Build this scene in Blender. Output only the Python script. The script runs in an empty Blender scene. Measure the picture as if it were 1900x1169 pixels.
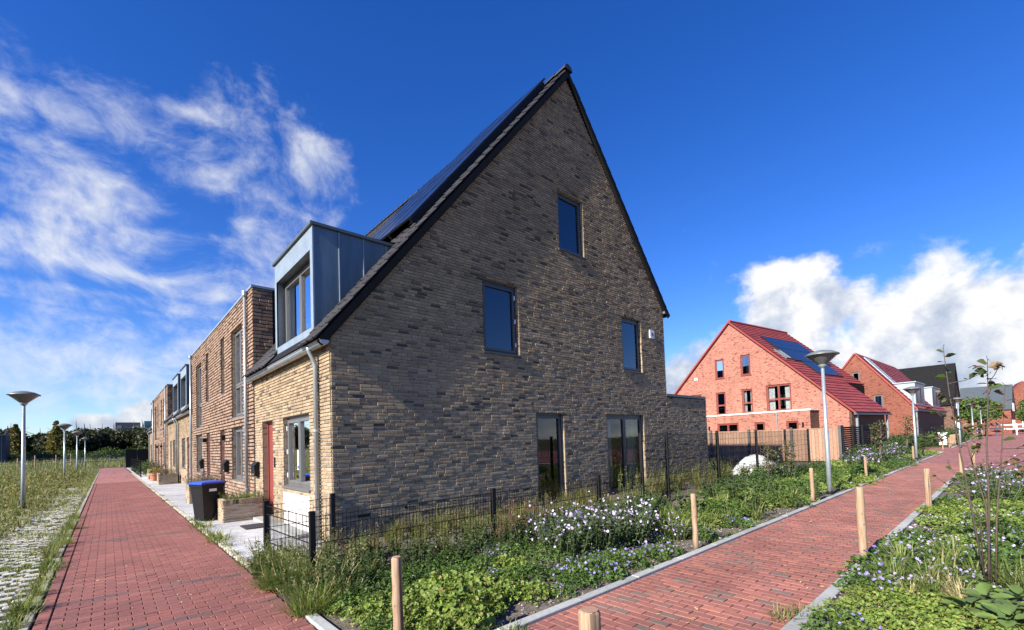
import bpy, math, random
import numpy as np
from mathutils import Matrix, Vector
R_ = math.radians
rng = np.random.default_rng(7)
random.seed(7)
sc = bpy.context.scene
col = sc.collection

# ------------------------------------------------------------------ camera
CAM = np.array([-2.7816, -7.5931, 1.62])
RM = np.array([[0.743803, 0.0000214, 0.668399], [-0.667570, 0.0498026, 0.742879], [-0.0332722, -0.998759, 0.0370576]])
cd = bpy.data.cameras.new("camera"); co = bpy.data.objects.new("camera", cd); col.objects.link(co)
m = Matrix.Identity(4)
for i in range(3):
    m[i][0] = RM[i, 0]; m[i][1] = -RM[i, 1]; m[i][2] = -RM[i, 2]; m[i][3] = CAM[i]
co.matrix_world = m
cd.sensor_fit = 'HORIZONTAL'; cd.sensor_width = 36.0; cd.lens = 36.0 * 835 / 1900
cd.shift_y = 201.5 / 1900; cd.clip_start = 0.05; cd.clip_end = 3000
sc.camera = co

# ------------------------------------------------------------------ light
SUN_AZ, SUN_EL = R_(2.5), R_(31.5)      # direction the light travels: +X, a little +Y
sd = bpy.data.lights.new("sun", 'SUN'); sd.energy = 5.0; sd.angle = R_(0.53); sd.color = (1.0, 0.93, 0.82)
so = bpy.data.objects.new("sun", sd); col.objects.link(so)
trav = Vector((math.cos(SUN_AZ) * math.cos(SUN_EL), math.sin(SUN_AZ) * math.cos(SUN_EL), -math.sin(SUN_EL)))
so.rotation_euler = trav.to_track_quat('-Z', 'Y').to_euler(); so.location = (-30, 0, 30)
vs = sc.view_settings
vs.view_transform = 'Standard'; vs.look = 'None'; vs.exposure = 1.22; vs.gamma = 1.0; vs.use_curve_mapping = False
try:
    sc.cycles.max_bounces = 6; sc.cycles.transparent_max_bounces = 8
    sc.cycles.use_denoising = True
except Exception:
    pass

world = bpy.data.worlds.new("World"); sc.world = world; world.use_nodes = True


class NT:
    """small helper to write node trees"""
    def __init__(s, tree):
        s.t = tree; s.t.nodes.clear()
    def n(s, typ, ins=None, **kw):
        nd = s.t.nodes.new(typ)
        for k, v in kw.items():
            setattr(nd, k, v)
        for k, v in (ins or {}).items():
            s.set(nd, k, v)
        return nd
    def set(s, nd, k, v):
        sock = nd.inputs[k]
        if isinstance(v, bpy.types.NodeSocket):
            s.t.links.new(v, sock)
        elif isinstance(v, bpy.types.Node):
            s.t.links.new(v.outputs[0], sock)
        else:
            if hasattr(sock, 'default_value'):
                dv = sock.default_value
                if hasattr(dv, '__len__') and not hasattr(v, '__len__'):
                    v = [v] * len(dv)
                elif hasattr(dv, '__len__') and len(dv) == 4 and len(v) == 3:
                    v = (*v, 1)
                sock.default_value = v
    def m(s, op, a, b=0.0, c=0.0, clamp=False):
        nd = s.n('ShaderNodeMath', {0: a, 1: b, 2: c}, operation=op, use_clamp=clamp)
        return nd.outputs[0]
    def vm(s, op, a, b=(0, 0, 0)):
        nd = s.n('ShaderNodeVectorMath', {0: a, 1: b}, operation=op)
        return nd.outputs[0]
    def mr(s, v, a, b, c=0.0, d=1.0, smooth=False):
        nd = s.n('ShaderNodeMapRange', {0: v, 1: a, 2: b, 3: c, 4: d}, interpolation_type='SMOOTHSTEP' if smooth else 'LINEAR', clamp=True)
        return nd.outputs[0]
    def noise(s, vec, scale, detail=4, rough=0.5, dist=0.0):
        nd = s.n('ShaderNodeTexNoise', {'Scale': scale, 'Detail': detail, 'Roughness': rough, 'Distortion': dist})
        if vec is not None:
            s.set(nd, 'Vector', vec)
        return nd.outputs[0]
    def mix(s, f, a, b, blend='MIX'):
        nd = s.n('ShaderNodeMix', data_type='RGBA', blend_type=blend)
        s.set(nd, 0, f); s.set(nd, 6, a); s.set(nd, 7, b)
        return nd.outputs[2]
    def ramp(s, f, stops, interp='LINEAR'):
        nd = s.n('ShaderNodeValToRGB'); cr = nd.color_ramp; cr.interpolation = interp
        while len(cr.elements) < len(stops):
            cr.elements.new(0.5)
        for e, (p, c) in zip(cr.elements, stops):
            e.position = p; e.color = (*c, 1)
        s.set(nd, 0, f)
        return nd.outputs[0]


# ---- sky: physical sky with wispy clouds in one quarter and cumulus low in another
w = NT(world.node_tree)
sky = w.n('ShaderNodeTexSky', sky_type='NISHITA', sun_disc=False, sun_elevation=SUN_EL,
          sun_rotation=math.atan2(-trav.x, -trav.y) % (2 * math.pi), altitude=0.0, air_density=1.0, dust_density=0.15, ozone_density=3.0)
tc = w.n('ShaderNodeTexCoord').outputs['Generated']
d = w.vm('NORMALIZE', tc)
sx = w.n('ShaderNodeSeparateXYZ', {0: d})
az = w.m('ARCTAN2', sx.outputs[1], sx.outputs[0]); el = w.m('ARCSINE', sx.outputs[2])


def ell(a, e, ra, re, tilt=0.0):
    u = w.m('SUBTRACT', az, R_(a)); v = w.m('SUBTRACT', el, R_(e))
    if tilt:
        v = w.m('SUBTRACT', v, w.m('MULTIPLY', u, tilt))
    u = w.m('DIVIDE', u, R_(ra)); v = w.m('DIVIDE', v, R_(re))
    r = w.m('SQRT', w.m('ADD', w.m('MULTIPLY', u, u), w.m('MULTIPLY', v, v)))
    return w.m('SUBTRACT', 1.0, r)


def mx(*a):
    r = a[0]
    for b in a[1:]:
        r = w.m('MAXIMUM', r, b)
    return r


wv = w.n('ShaderNodeCombineXYZ', {0: w.m('MULTIPLY', sx.outputs[0], 2.6), 1: w.m('MULTIPLY', sx.outputs[1], 2.6), 2: w.m('MULTIPLY', sx.outputs[2], 3.4)}).outputs[0]
warp = w.n('ShaderNodeTexNoise', {'Vector': wv, 'Scale': 1.3, 'Detail': 3.0})
wv2 = w.vm('ADD', wv, w.vm('MULTIPLY', w.vm('SUBTRACT', warp.outputs[1], (0.5, 0.5, 0.5)), (0.55, 0.55, 0.55)))
n1 = w.noise(wv2, 2.6, 10, 0.62)
n1b = w.noise(wv2, 7.0, 6, 0.6)
wm = mx(ell(80, 28.5, 13, 5.0, 0.0), ell(94, 23.0, 15, 4.2, -0.05), ell(84, 30.5, 15, 3.6, -0.1), ell(84, 19.0, 26, 4.4, -0.04), w.m('MULTIPLY', ell(95, 9.0, 26, 6.2, 0.0), 1.3), ell(98, 28.3, 4, 2.4, 0),
        ell(74, 24.0, 9, 4.5, 0), w.m('MULTIPLY', ell(76.5, 35.3, 5, 2.4, 0), 0.45), ell(92, 14.2, 14, 1.6, 0), w.m('SUBTRACT', w.noise(d, 1.3, 2), 1.0))
wd = w.m('ADD', w.m('ADD', w.m('MULTIPLY', w.m('MAXIMUM', w.m('MINIMUM', wm, 0.52), -0.9), 0.78), w.m('MULTIPLY', w.m('SUBTRACT', n1, 0.5), 2.5)), w.m('MULTIPLY', w.m('SUBTRACT', n1b, 0.5), 0.45))
wd = w.mr(wd, 0.04, 1.02, 0.0, 0.92, True)
wd = w.m('MULTIPLY', wd, w.mr(el, R_(-1), R_(6)))
# cumulus
cn = w.noise(w.vm('MULTIPLY', d, (1, 1, 1.25)), 8.5, 9, 0.58, 0.15)
cn2 = w.noise(w.vm('ADD', d, (0.03, -0.02, 0.035)), 8.5, 7, 0.55, 0.15)
cn3 = w.noise(d, 3.2, 5, 0.5)
cm = mx(ell(15.0, 13.0, 8.5, 5.6, 0.0), ell(4.0, 8.0, 10, 8.0, 0.0), ell(-9, 9.0, 12, 9.0, 0.0), ell(13.0, 3.0, 22, 8.5, 0.0), ell(26, 3.5, 9, 6.0, 0), ell(87.0, 3.3, 3.0, 2.2), ell(90.5, 2.6, 3.0, 1.4), ell(-45, 2.5, 20, 5), ell(-140, 2.5, 22, 5))
cdn = w.m('ADD', w.m('MULTIPLY', cm, 1.25), w.m('MULTIPLY', w.m('SUBTRACT', cn, 0.5), 1.9))
cdn = w.mr(cdn, 0.04, 0.46, 0.0, 0.98, True)
shade = w.m('ADD', w.m('MULTIPLY', w.m('SUBTRACT', cn, cn2), 3.2), w.m('MULTIPLY', w.m('SUBTRACT', cn3, 0.5), 1.5))
shade = w.m('ADD', w.m('ADD', shade, 0.33), w.mr(el, R_(2), R_(15), 0.0, 0.36))
ccol = w.ramp(shade, [(0.0, (0.42, 0.50, 0.66)), (0.45, (0.66, 0.71, 0.80)), (0.8, (0.93, 0.93, 0.93)), (1.0, (1.0, 0.98, 0.94))])
skyc = w.n('ShaderNodeHueSaturation', {'Hue': 0.512, 'Saturation': 1.33, 'Value': 1.0, 'Color': sky.outputs[0]}).outputs[0]
skyc = w.mix(1.0, skyc, (0.97, 1.06, 1.36), 'MULTIPLY')
SKY_S = 0.064
K = 0.43 / SKY_S
wcol = w.mix(w.mr(n1b, 0.3, 0.7), (0.78 * K, 0.83 * K, 0.92 * K), (0.98 * K, 0.99 * K, 1.0 * K))
ccol = w.mix(1.0, ccol, (K * 1.08, K * 1.08, K * 1.08), 'MULTIPLY')
c1 = w.mix(wd, skyc, wcol)
c2 = w.mix(cdn, c1, ccol)
bg = w.n('ShaderNodeBackground', {'Color': c2, 'Strength': SKY_S})
w.t.links.new(bg.outputs[0], w.n('ShaderNodeOutputWorld').inputs[0])

# ------------------------------------------------------------------ materials
MAT = {}


def newmat(name):
    mt = bpy.data.materials.new(name); mt.use_nodes = True
    t = NT(mt.node_tree); out = t.n('ShaderNodeOutputMaterial'); MAT[name] = mt
    return mt, t, out


def rnd(t):
    """a random number for each loose piece and for each object"""
    g = t.n('ShaderNodeNewGeometry'); o = t.n('ShaderNodeObjectInfo')
    return t.m('FRACT', t.m('ADD', g.outputs['Random Per Island'], o.outputs['Random']))


def bump(t, h, strength=0.3, dist=0.01):
    return t.n('ShaderNodeBump', {'Height': h, 'Strength': strength, 'Distance': dist}).outputs[0]


def solid(name, c, rough=0.6, metal=0.0, var=0.12, scale=8.0, bmp=0.0, bscale=60.0, spec=0.5, streak=False):
    mt, t, out = newmat(name)
    p = t.n('ShaderNodeTexCoord').outputs['Object']
    if streak:
        p = t.vm('MULTIPLY', p, (1, 1, 0.15))
    f = t.noise(p, scale, 5, 0.6)
    f2 = t.noise(p, scale * 9, 3, 0.6)
    f = t.m('ADD', t.m('MULTIPLY', f, 0.7), t.m('MULTIPLY', f2, 0.3))
    a = tuple(x * (1 - var * 1.6) for x in c); b = tuple(min(1, x * (1 + var * 1.6)) for x in c)
    cc = t.mix(t.mr(f, 0.3, 0.7), a, b)
    b_ = t.n('ShaderNodeBsdfPrincipled', {'Base Color': cc, 'Metallic': metal, 'Specular IOR Level': spec})
    t.set(b_, 'Roughness', t.mr(f2, 0.3, 0.7, max(0.02, rough - 0.08), min(1, rough + 0.08)))
    if bmp:
        t.set(b_, 'Normal', bump(t, t.noise(p, bscale, 4, 0.6), bmp, 0.01))
    t.t.links.new(b_.outputs[0], out.inputs[0])
    return mt


def pieces(name, stops, rough=0.85, mottle=0.25, mscale=40.0, bmp=0.5, big=0.0, interp='LINEAR', bands=None, spec=0.3):
    """material whose colour differs from piece to piece (bricks, pavers, tiles, boards)"""
    mt, t, out = newmat(name)
    geo = t.n('ShaderNodeNewGeometry')
    pos = geo.outputs['Position']
    r = rnd(t)
    c = t.ramp(r, stops, interp)
    f = t.noise(pos, mscale, 5, 0.65)
    c = t.mix(1.0, c, t.ramp(f, [(0.25, (1 - mottle,) * 3), (0.75, (1 + mottle * 0.6,) * 3)]), 'MULTIPLY')
    if big:
        g = t.noise(pos, 0.9, 4, 0.6)
        c = t.mix(1.0, c, t.ramp(g, [(0.3, (1 - big,) * 3), (0.7, (1 + big * 0.4,) * 3)]), 'MULTIPLY')
    if bands:
        c = bands(t, pos, c)
    b_ = t.n('ShaderNodeBsdfPrincipled', {'Base Color': c, 'Roughness': rough, 'Specular IOR Level': spec})
    if bmp:
        t.set(b_, 'Normal', bump(t, f, bmp, 0.006))
    t.t.links.new(b_.outputs[0], out.inputs[0])
    return mt


BUFF = [(0.0, (0.400, 0.293, 0.178)), (0.15, (0.333, 0.247, 0.154)), (0.3, (0.437, 0.328, 0.202)), (0.45, (0.296, 0.222, 0.144)), (0.58, (0.380, 0.278, 0.168)), (0.7, (0.250, 0.187, 0.125)), (0.8, (0.354, 0.253, 0.158)), (0.89, (0.229, 0.167, 0.115)), (0.93, (0.135, 0.106, 0.079)), (0.96, (0.073, 0.059, 0.046)), (1.0, (0.343, 0.258, 0.163))]
pieces('brick_buff', BUFF, 0.9, 0.34, 45, 0.8, 0.24)
pieces('brick_relief', [(0, (0.296, 0.202, 0.141)), (0.3, (0.252, 0.162, 0.115)), (0.6, (0.326, 0.230, 0.163)), (0.85, (0.207, 0.130, 0.096)), (1, (0.111, 0.079, 0.067))], 0.9, 0.25, 40, 0.5, 0.1)
solid('mortar', (0.44, 0.41, 0.355), 0.95, var=0.15, scale=3, bmp=0.3, bscale=200, spec=0.1)
solid('mortar_dark', (0.10, 0.08, 0.065), 0.95, var=0.15, scale=3, spec=0.1)


def dirt_rows(t, pos, c):
    s = t.n('ShaderNodeSeparateXYZ', {0: pos})
    yy = t.m('ADD', s.outputs[1], t.m('MULTIPLY', s.outputs[0], 0.10))
    tot = None
    for y0, hw in ((-0.92, 0.07), (3.52, 0.12), (-2.35, 0.05), (8.6, 0.12)):
        dd = t.m('ABSOLUTE', t.m('SUBTRACT', yy, y0))
        k = t.mr(dd, hw * 0.6, hw * 1.5, 1.0, 0.0)
        tot = k if tot is None else t.m('MAXIMUM', tot, k)
    tot = t.m('MULTIPLY', tot, t.mr(t.noise(pos, 2.4, 3), 0.36, 0.56, 0.0, 0.85))
    return t.mix(tot, c, (0.085, 0.07, 0.068))


pieces('paver_red', [(0, (0.240, 0.088, 0.075)), (0.25, (0.206, 0.080, 0.069)), (0.5, (0.271, 0.104, 0.086)), (0.75, (0.187, 0.077, 0.067)), (1, (0.233, 0.097, 0.084))], 0.85, 0.22, 30, 0.5, 0.22, bands=dirt_rows)
pieces('paver_path', [(0, (0.293, 0.117, 0.089)), (0.25, (0.249, 0.101, 0.083)), (0.5, (0.335, 0.138, 0.104)), (0.72, (0.232, 0.104, 0.085)), (0.86, (0.369, 0.145, 0.104)), (0.91, (0.180, 0.117, 0.097)), (0.95, (0.172, 0.133, 0.107)), (1, (0.266, 0.113, 0.094))], 0.85, 0.25, 30, 0.5, 0.28)
pieces('paver_grey', [(0, (0.353, 0.357, 0.365)), (0.3, (0.420, 0.425, 0.435)), (0.6, (0.302, 0.310, 0.326)), (1, (0.462, 0.468, 0.474))], 0.85, 0.15, 35, 0.35, 0.15)
pieces('grass_block', [(0, (0.454, 0.443, 0.400)), (0.5, (0.540, 0.529, 0.475)), (1, (0.324, 0.313, 0.270))], 0.9, 0.25, 30, 0.6, 0.2)
pieces('cobble', [(0, (0.40, 0.37, 0.29)), (0.5, (0.5, 0.46, 0.36)), (1, (0.34, 0.31, 0.25))], 0.9, 0.25, 30, 0.6, 0.2)
pieces('concrete', [(0, (0.32, 0.33, 0.32)), (0.5, (0.38, 0.39, 0.375)), (1, (0.28, 0.29, 0.28))], 0.9, 0.2, 25, 0.4, 0.25)
pieces('kerb_old', [(0, (0.27, 0.26, 0.22)), (0.5, (0.33, 0.32, 0.28)), (1, (0.20, 0.19, 0.155))], 0.9, 0.3, 14, 0.5, 0.4)
pieces('roof_tile', [(0, (0.034, 0.032, 0.035)), (0.5, (0.045, 0.043, 0.045)), (1, (0.026, 0.026, 0.028))], 0.6, 0.2, 20, 0.2, 0, spec=0.3)
pieces('roof_red', [(0, (0.24, 0.045, 0.040)), (0.5, (0.29, 0.055, 0.046)), (1, (0.20, 0.038, 0.036))], 0.6, 0.2, 6, 0.2, 0)
pieces('board', [(0, (0.324, 0.196, 0.131)), (0.4, (0.282, 0.170, 0.114)), (0.7, (0.352, 0.222, 0.154)), (1, (0.246, 0.150, 0.105))], 0.85, 0.25, 12, 0.3, 0)
pieces('pebble', [(0, (0.30, 0.27, 0.23)), (0.35, (0.18, 0.15, 0.125)), (0.6, (0.42, 0.38, 0.32)), (0.8, (0.10, 0.085, 0.07)), (1, (0.35, 0.30, 0.24))], 0.95, 0.2, 60, 0.2)


def wood():
    mt, t, out = newmat('chestnut')
    p = t.n('ShaderNodeTexCoord').outputs['Object']; o = t.n('ShaderNodeObjectInfo').outputs['Random']
    q = t.vm('ADD', t.vm('MULTIPLY', p, (1, 1, 0.06)), t.n('ShaderNodeCombineXYZ', {0: o, 1: o, 2: o}).outputs[0])
    f = t.noise(q, 45, 6, 0.65, 0.4); g = t.noise(t.vm('MULTIPLY', p, (1, 1, 0.5)), 9, 4)
    c = t.ramp(f, [(0.25, (0.12, 0.075, 0.045)), (0.42, (0.28, 0.185, 0.115)), (0.65, (0.38, 0.265, 0.175)), (0.9, (0.46, 0.35, 0.25))])
    c = t.mix(t.mr(g, 0.55, 0.75, 0, 0.5), c, (0.36, 0.31, 0.26))
    zz = t.n('ShaderNodeSeparateXYZ', {0: p}).outputs[2]
    c = t.mix(t.mr(t.m('ADD', zz, t.m('MULTIPLY', g, 0.12)), 0.05, 0.20, 0.7, 0.0), c, (0.09, 0.075, 0.055))
    kn = t.noise(t.vm('MULTIPLY', p, (1, 1, 0.8)), 16, 2)
    c = t.mix(t.mr(kn, 0.66, 0.72, 0, 0.7), c, (0.10, 0.06, 0.035))
    sl = t.noise(t.vm('MULTIPLY', q, (1, 1, 0.35)), 30, 3, 0.5)
    c = t.mix(t.mr(sl, 0.62, 0.66, 0, 0.75), c, (0.07, 0.045, 0.03))
    b_ = t.n('ShaderNodeBsdfPrincipled', {'Base Color': c, 'Roughness': 0.8, 'Specular IOR Level': 0.2, 'Normal': bump(t, f, 0.8, 0.006)})
    t.t.links.new(b_.outputs[0], out.inputs[0])


wood()
solid('zinc', (0.12, 0.165, 0.20), 0.42, 0.45, 0.2, 2.5, 0.05, 30, streak=True)  # dormer cheeks: their shade is put into this darker zinc
solid('zinc_light', (0.27, 0.325, 0.36), 0.45, 0.4, 0.10, 3.0)
solid('zinc_dark', (0.10, 0.12, 0.135), 0.5, 0.4, 0.1, 3)
solid('pipe_zinc', (0.34, 0.365, 0.375), 0.4, 0.55, 0.07, 6)
solid('anthracite', (0.055, 0.058, 0.062), 0.38, 0, 0.06, 4)
solid('frame_grey', (0.115, 0.112, 0.108), 0.4, 0, 0.06, 4)
solid('black_steel', (0.009, 0.009, 0.010), 0.5, 0, 0.1, 5, spec=0.25)
solid('black_clad', (0.010, 0.010, 0.011), 0.8, 0, 0.2, 5, spec=0.15)
solid('door_red', (0.20, 0.048, 0.038), 0.42, 0, 0.06, 3)
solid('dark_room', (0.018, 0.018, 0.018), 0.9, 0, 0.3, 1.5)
solid('blind', (0.008, 0.026, 0.10), 0.6, 0, 0.05, 2)
solid('curtain', (0.55, 0.56, 0.52), 0.9, 0, 0.2, 5)
solid('white_panel', (0.72, 0.70, 0.66), 0.7, 0, 0.05, 4)
solid('white', (0.80, 0.80, 0.78), 0.55, 0, 0.03, 4)
solid('slate', (0.06, 0.06, 0.065), 0.6, 0, 0.15, 4, 0.2, 80)
solid('rubber', (0.02, 0.02, 0.02), 0.85, 0, 0.2, 30, 0.4, 200)
solid('bin_black', (0.008, 0.008, 0.009), 0.5, 0, 0.2, 6, 0.1, 200, spec=0.3)
solid('bin_blue', (0.02, 0.07, 0.42), 0.35, 0, 0.08, 6)
solid('terracotta', (0.42, 0.16, 0.09), 0.8, 0, 0.1, 8)
solid('lamp_pole', (0.33, 0.385, 0.41), 0.35, 0.5, 0.06, 4)
solid('lamp_top', (0.17, 0.18, 0.18), 0.4, 0.3, 0.06, 4)
solid('panel_frame', (0.02, 0.02, 0.022), 0.4, 0.5, 0.1, 5)
solid('stem', (0.075, 0.052, 0.038), 0.85, 0, 0.25, 12, 0.3, 60)
solid('stem_green', (0.07, 0.10, 0.03), 0.7, 0, 0.25, 12)
solid('bark', (0.09, 0.07, 0.055), 0.9, 0, 0.25, 3, 0.4, 12)
solid('tarpaulin', (0.66, 0.66, 0.66), 0.6, 0, 0.12, 4, 0.2, 15)
solid('hazy_brick', (0.13, 0.10, 0.10), 0.9, 0, 0.1, 0.2)
solid('hazy_green', (0.10, 0.17, 0.19), 0.6, 0, 0.15, 0.3)
solid('blue_shed', (0.022, 0.03, 0.05), 0.6, 0, 0.1, 0.5)


def glass():
    mt, t, out = newmat('glass')
    fr = t.n('ShaderNodeFresnel', {'IOR': 1.95}).outputs[0]
    bp = bump(t, t.noise(t.n('ShaderNodeNewGeometry').outputs['Position'], 0.8, 2), 0.05, 0.02)
    gl = t.n('ShaderNodeBsdfGlossy', {'Color': (0.95, 0.97, 1.0), 'Roughness': 0.015, 'Normal': bp})
    tr = t.n('ShaderNodeBsdfTransparent', {'Color': (0.72, 0.76, 0.78)})
    mx_ = t.n('ShaderNodeMixShader', {0: fr}); t.t.links.new(tr.outputs[0], mx_.inputs[1]); t.t.links.new(gl.outputs[0], mx_.inputs[2])
    t.t.links.new(mx_.outputs[0], out.inputs[0])
    mt, t, out = newmat('solar_cell')
    pos = t.n('ShaderNodeTexCoord').outputs['Object']
    b_ = t.n('ShaderNodeBsdfPrincipled', {'Base Color': t.mix(t.noise(pos, 3, 2), (0.006, 0.012, 0.035), (0.010, 0.020, 0.055)), 'Roughness': 0.28, 'Specular IOR Level': 0.25})
    t.t.links.new(b_.outputs[0], out.inputs[0])
    mt, t, out = newmat('lamp_bowl')
    b_ = t.n('ShaderNodeBsdfPrincipled', {'Base Color': (0.22, 0.225, 0.22), 'Roughness': 0.3, 'Transmission Weight': 0.35})
    t.t.links.new(b_.outputs[0], out.inputs[0])


glass()


def brick_tex(name, c1_, c2_, cm_, sc_=1.0, axis='Y', w_=0.22, h_=0.0625, big=0.15):
    """brickwork too far away to tell the bricks apart"""
    mt, t, out = newmat(name)
    geo = t.n('ShaderNodeNewGeometry'); pos = geo.outputs['Position']
    s = t.n('ShaderNodeSeparateXYZ', {0: pos})
    a = s.outputs[1] if axis == 'Y' else s.outputs[0]
    if axis == 'G':
        v = t.n('ShaderNodeCombineXYZ', {0: s.outputs[0], 1: s.outputs[1], 2: 0.0}).outputs[0]
    elif axis == 'B':
        v = t.n('ShaderNodeCombineXYZ', {0: t.m('ADD', s.outputs[0], s.outputs[1]), 1: s.outputs[2], 2: 0.0}).outputs[0]
    else:
        v = t.n('ShaderNodeCombineXYZ', {0: a, 1: s.outputs[2], 2: 0.0}).outputs[0]
    bt = t.n('ShaderNodeTexBrick', {'Vector': v, 'Color1': c1_, 'Color2': c2_, 'Mortar': cm_, 'Scale': 1.0, 'Mortar Size': 0.006 * sc_, 'Brick Width': w_ * sc_, 'Row Height': h_ * sc_, 'Bias': 0.0})
    sp = t.noise(t.vm('MULTIPLY', pos, (1, 1, 2.6)), 3.6, 3, 0.8)
    c = t.mix(t.mr(sp, 0.555, 0.60, 0, 0.8), bt.outputs[0], tuple(x * 0.30 for x in c1_))
    g = t.noise(pos, 0.7, 4, 0.6)
    c = t.mix(1.0, c, t.ramp(g, [(0.3, (1 - big,) * 3), (0.7, (1 + big * 0.5,) * 3)]), 'MULTIPLY')
    b_ = t.n('ShaderNodeBsdfPrincipled', {'Base Color': c, 'Roughness': 0.9, 'Specular IOR Level': 0.2, 'Normal': bump(t, bt.outputs[1], -0.5, 0.01)})
    t.t.links.new(b_.outputs[0], out.inputs[0])


brick_tex('wall_orange', (0.29, 0.108, 0.075), (0.37, 0.155, 0.115), (0.34, 0.20, 0.155), 1.0, 'Y')
brick_tex('wall_orange_x', (0.29, 0.108, 0.075), (0.37, 0.155, 0.115), (0.34, 0.20, 0.155), 1.0, 'X')
brick_tex('wall_redbrown', (0.19, 0.062, 0.042), (0.24, 0.082, 0.055), (0.20, 0.10, 0.075), 1.0, 'B')
brick_tex('wall_darkbrown', (0.13, 0.07, 0.05), (0.16, 0.09, 0.065), (0.14, 0.10, 0.08), 1.0, 'B')
brick_tex('far_paving', (0.28, 0.12, 0.11), (0.33, 0.15, 0.135), (0.17, 0.09, 0.085), 1.0, 'G', 0.2, 0.1, 0.2)
brick_tex('far_paving_grey', (0.44, 0.44, 0.44), (0.52, 0.52, 0.51), (0.28, 0.28, 0.28), 1.0, 'G', 0.2, 0.1, 0.1)
brick_tex('reveal_brick', (0.38, 0.28, 0.18), (0.44, 0.33, 0.21), (0.36, 0.33, 0.28), 1.0, 'B')


def soil(name, ca, cb, cc, s1=5.0, bm=0.8):
    mt, t, out = newmat(name)
    pos = t.n('ShaderNodeNewGeometry').outputs['Position']
    f = t.noise(pos, s1, 8, 0.7); g = t.noise(pos, 55, 5, 0.7); h = t.noise(pos, 0.25, 3)
    c = t.mix(t.mr(f, 0.4, 0.62), ca, cb); c = t.mix(t.mr(h, 0.4, 0.65), c, cc)
    c = t.mix(1.0, c, t.ramp(g, [(0.3, (0.45,) * 3), (0.7, (1.4,) * 3)]), 'MULTIPLY')
    b_ = t.n('ShaderNodeBsdfPrincipled', {'Base Color': c, 'Roughness': 0.95, 'Specular IOR Level': 0.1, 'Normal': bump(t, t.m('ADD', f, g), bm, 0.03)})
    t.t.links.new(b_.outputs[0], out.inputs[0])


soil('soil', (0.12, 0.10, 0.08), (0.21, 0.18, 0.145), (0.16, 0.14, 0.115))
soil('meadow', (0.075, 0.075, 0.03), (0.14, 0.12, 0.06), (0.06, 0.07, 0.025), 1.2)
soil('joint_sand', (0.07, 0.05, 0.042), (0.11, 0.085, 0.07), (0.085, 0.065, 0.055), 3.0, 0.3)
soil('joint_grey', (0.16, 0.15, 0.14), (0.22, 0.21, 0.19), (0.19, 0.18, 0.17), 3.0, 0.3)


def leafmat(name, stops, trans=0.35, rough=0.5, spec=0.35):
    mt, t, out = newmat(name)
    c = t.ramp(rnd(t), stops)
    f = t.noise(t.n('ShaderNodeNewGeometry').outputs['Position'], 3.0, 3)
    c = t.mix(1.0, c, t.ramp(f, [(0.3, (0.75,) * 3), (0.7, (1.2,) * 3)]), 'MULTIPLY')
    b_ = t.n('ShaderNodeBsdfPrincipled', {'Base Color': c, 'Roughness': rough, 'Specular IOR Level': spec})
    tl = t.n('ShaderNodeBsdfTranslucent', {'Color': t.mix(1.0, c, (1.25, 1.25, 0.7), 'MULTIPLY')})
    mm = t.n('ShaderNodeMixShader', {0: trans}); t.t.links.new(b_.outputs[0], mm.inputs[1]); t.t.links.new(tl.outputs[0], mm.inputs[2])
    t.t.links.new(mm.outputs[0], out.inputs[0])


leafmat('leaf_lime', [(0, (0.169, 0.240, 0.043)), (0.4, (0.226, 0.304, 0.059)), (0.7, (0.125, 0.202, 0.041)), (0.93, (0.271, 0.304, 0.073)), (1, (0.249, 0.165, 0.073))])
leafmat('leaf_mid', [(0, (0.068, 0.130, 0.026)), (0.4, (0.102, 0.169, 0.034)), (0.75, (0.051, 0.102, 0.023)), (1, (0.136, 0.192, 0.046))])
leafmat('leaf_broad', [(0, (0.12, 0.19, 0.05)), (0.5, (0.15, 0.22, 0.06)), (1, (0.10, 0.16, 0.045))], 0.3, 0.45)
leafmat('leaf_dark', [(0, (0.034, 0.067, 0.020)), (0.5, (0.056, 0.095, 0.027)), (0.85, (0.039, 0.067, 0.022)), (1, (0.112, 0.146, 0.050))])
leafmat('leaf_sage', [(0, (0.073, 0.110, 0.046)), (0.5, (0.104, 0.141, 0.062)), (1, (0.052, 0.083, 0.037))])
leafmat('leaf_weed', [(0, (0.106, 0.128, 0.034)), (0.3, (0.160, 0.170, 0.048)), (0.55, (0.075, 0.106, 0.028)), (0.8, (0.234, 0.212, 0.080)), (0.93, (0.319, 0.265, 0.128)), (1, (0.181, 0.090, 0.048))])
leafmat('grass_green', [(0, (0.083, 0.133, 0.026)), (0.4, (0.133, 0.188, 0.041)), (0.75, (0.188, 0.210, 0.065)), (1, (0.309, 0.276, 0.117))])
leafmat('grass_field', [(0, (0.129, 0.158, 0.045)), (0.3, (0.189, 0.192, 0.077)), (0.6, (0.103, 0.139, 0.036)), (0.85, (0.249, 0.240, 0.117)), (1, (0.327, 0.298, 0.162))])
leafmat('straw', [(0, (0.42, 0.34, 0.17)), (0.6, (0.52, 0.43, 0.24)), (0.9, (0.30, 0.28, 0.10)), (1, (0.18, 0.20, 0.06))], 0.25)
leafmat('reed_brown', [(0, (0.16, 0.07, 0.045)), (0.5, (0.22, 0.11, 0.065)), (1, (0.30, 0.20, 0.10))], 0.25)
leafmat('leaf_wood', [(0, (0.022, 0.034, 0.012)), (0.5, (0.036, 0.05, 0.018)), (0.85, (0.055, 0.058, 0.022)), (1, (0.075, 0.05, 0.022))], 0.2)
leafmat('leaf_gold', [(0, (0.12, 0.105, 0.025)), (0.5, (0.16, 0.135, 0.03)), (1, (0.085, 0.085, 0.022))], 0.25)
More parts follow.
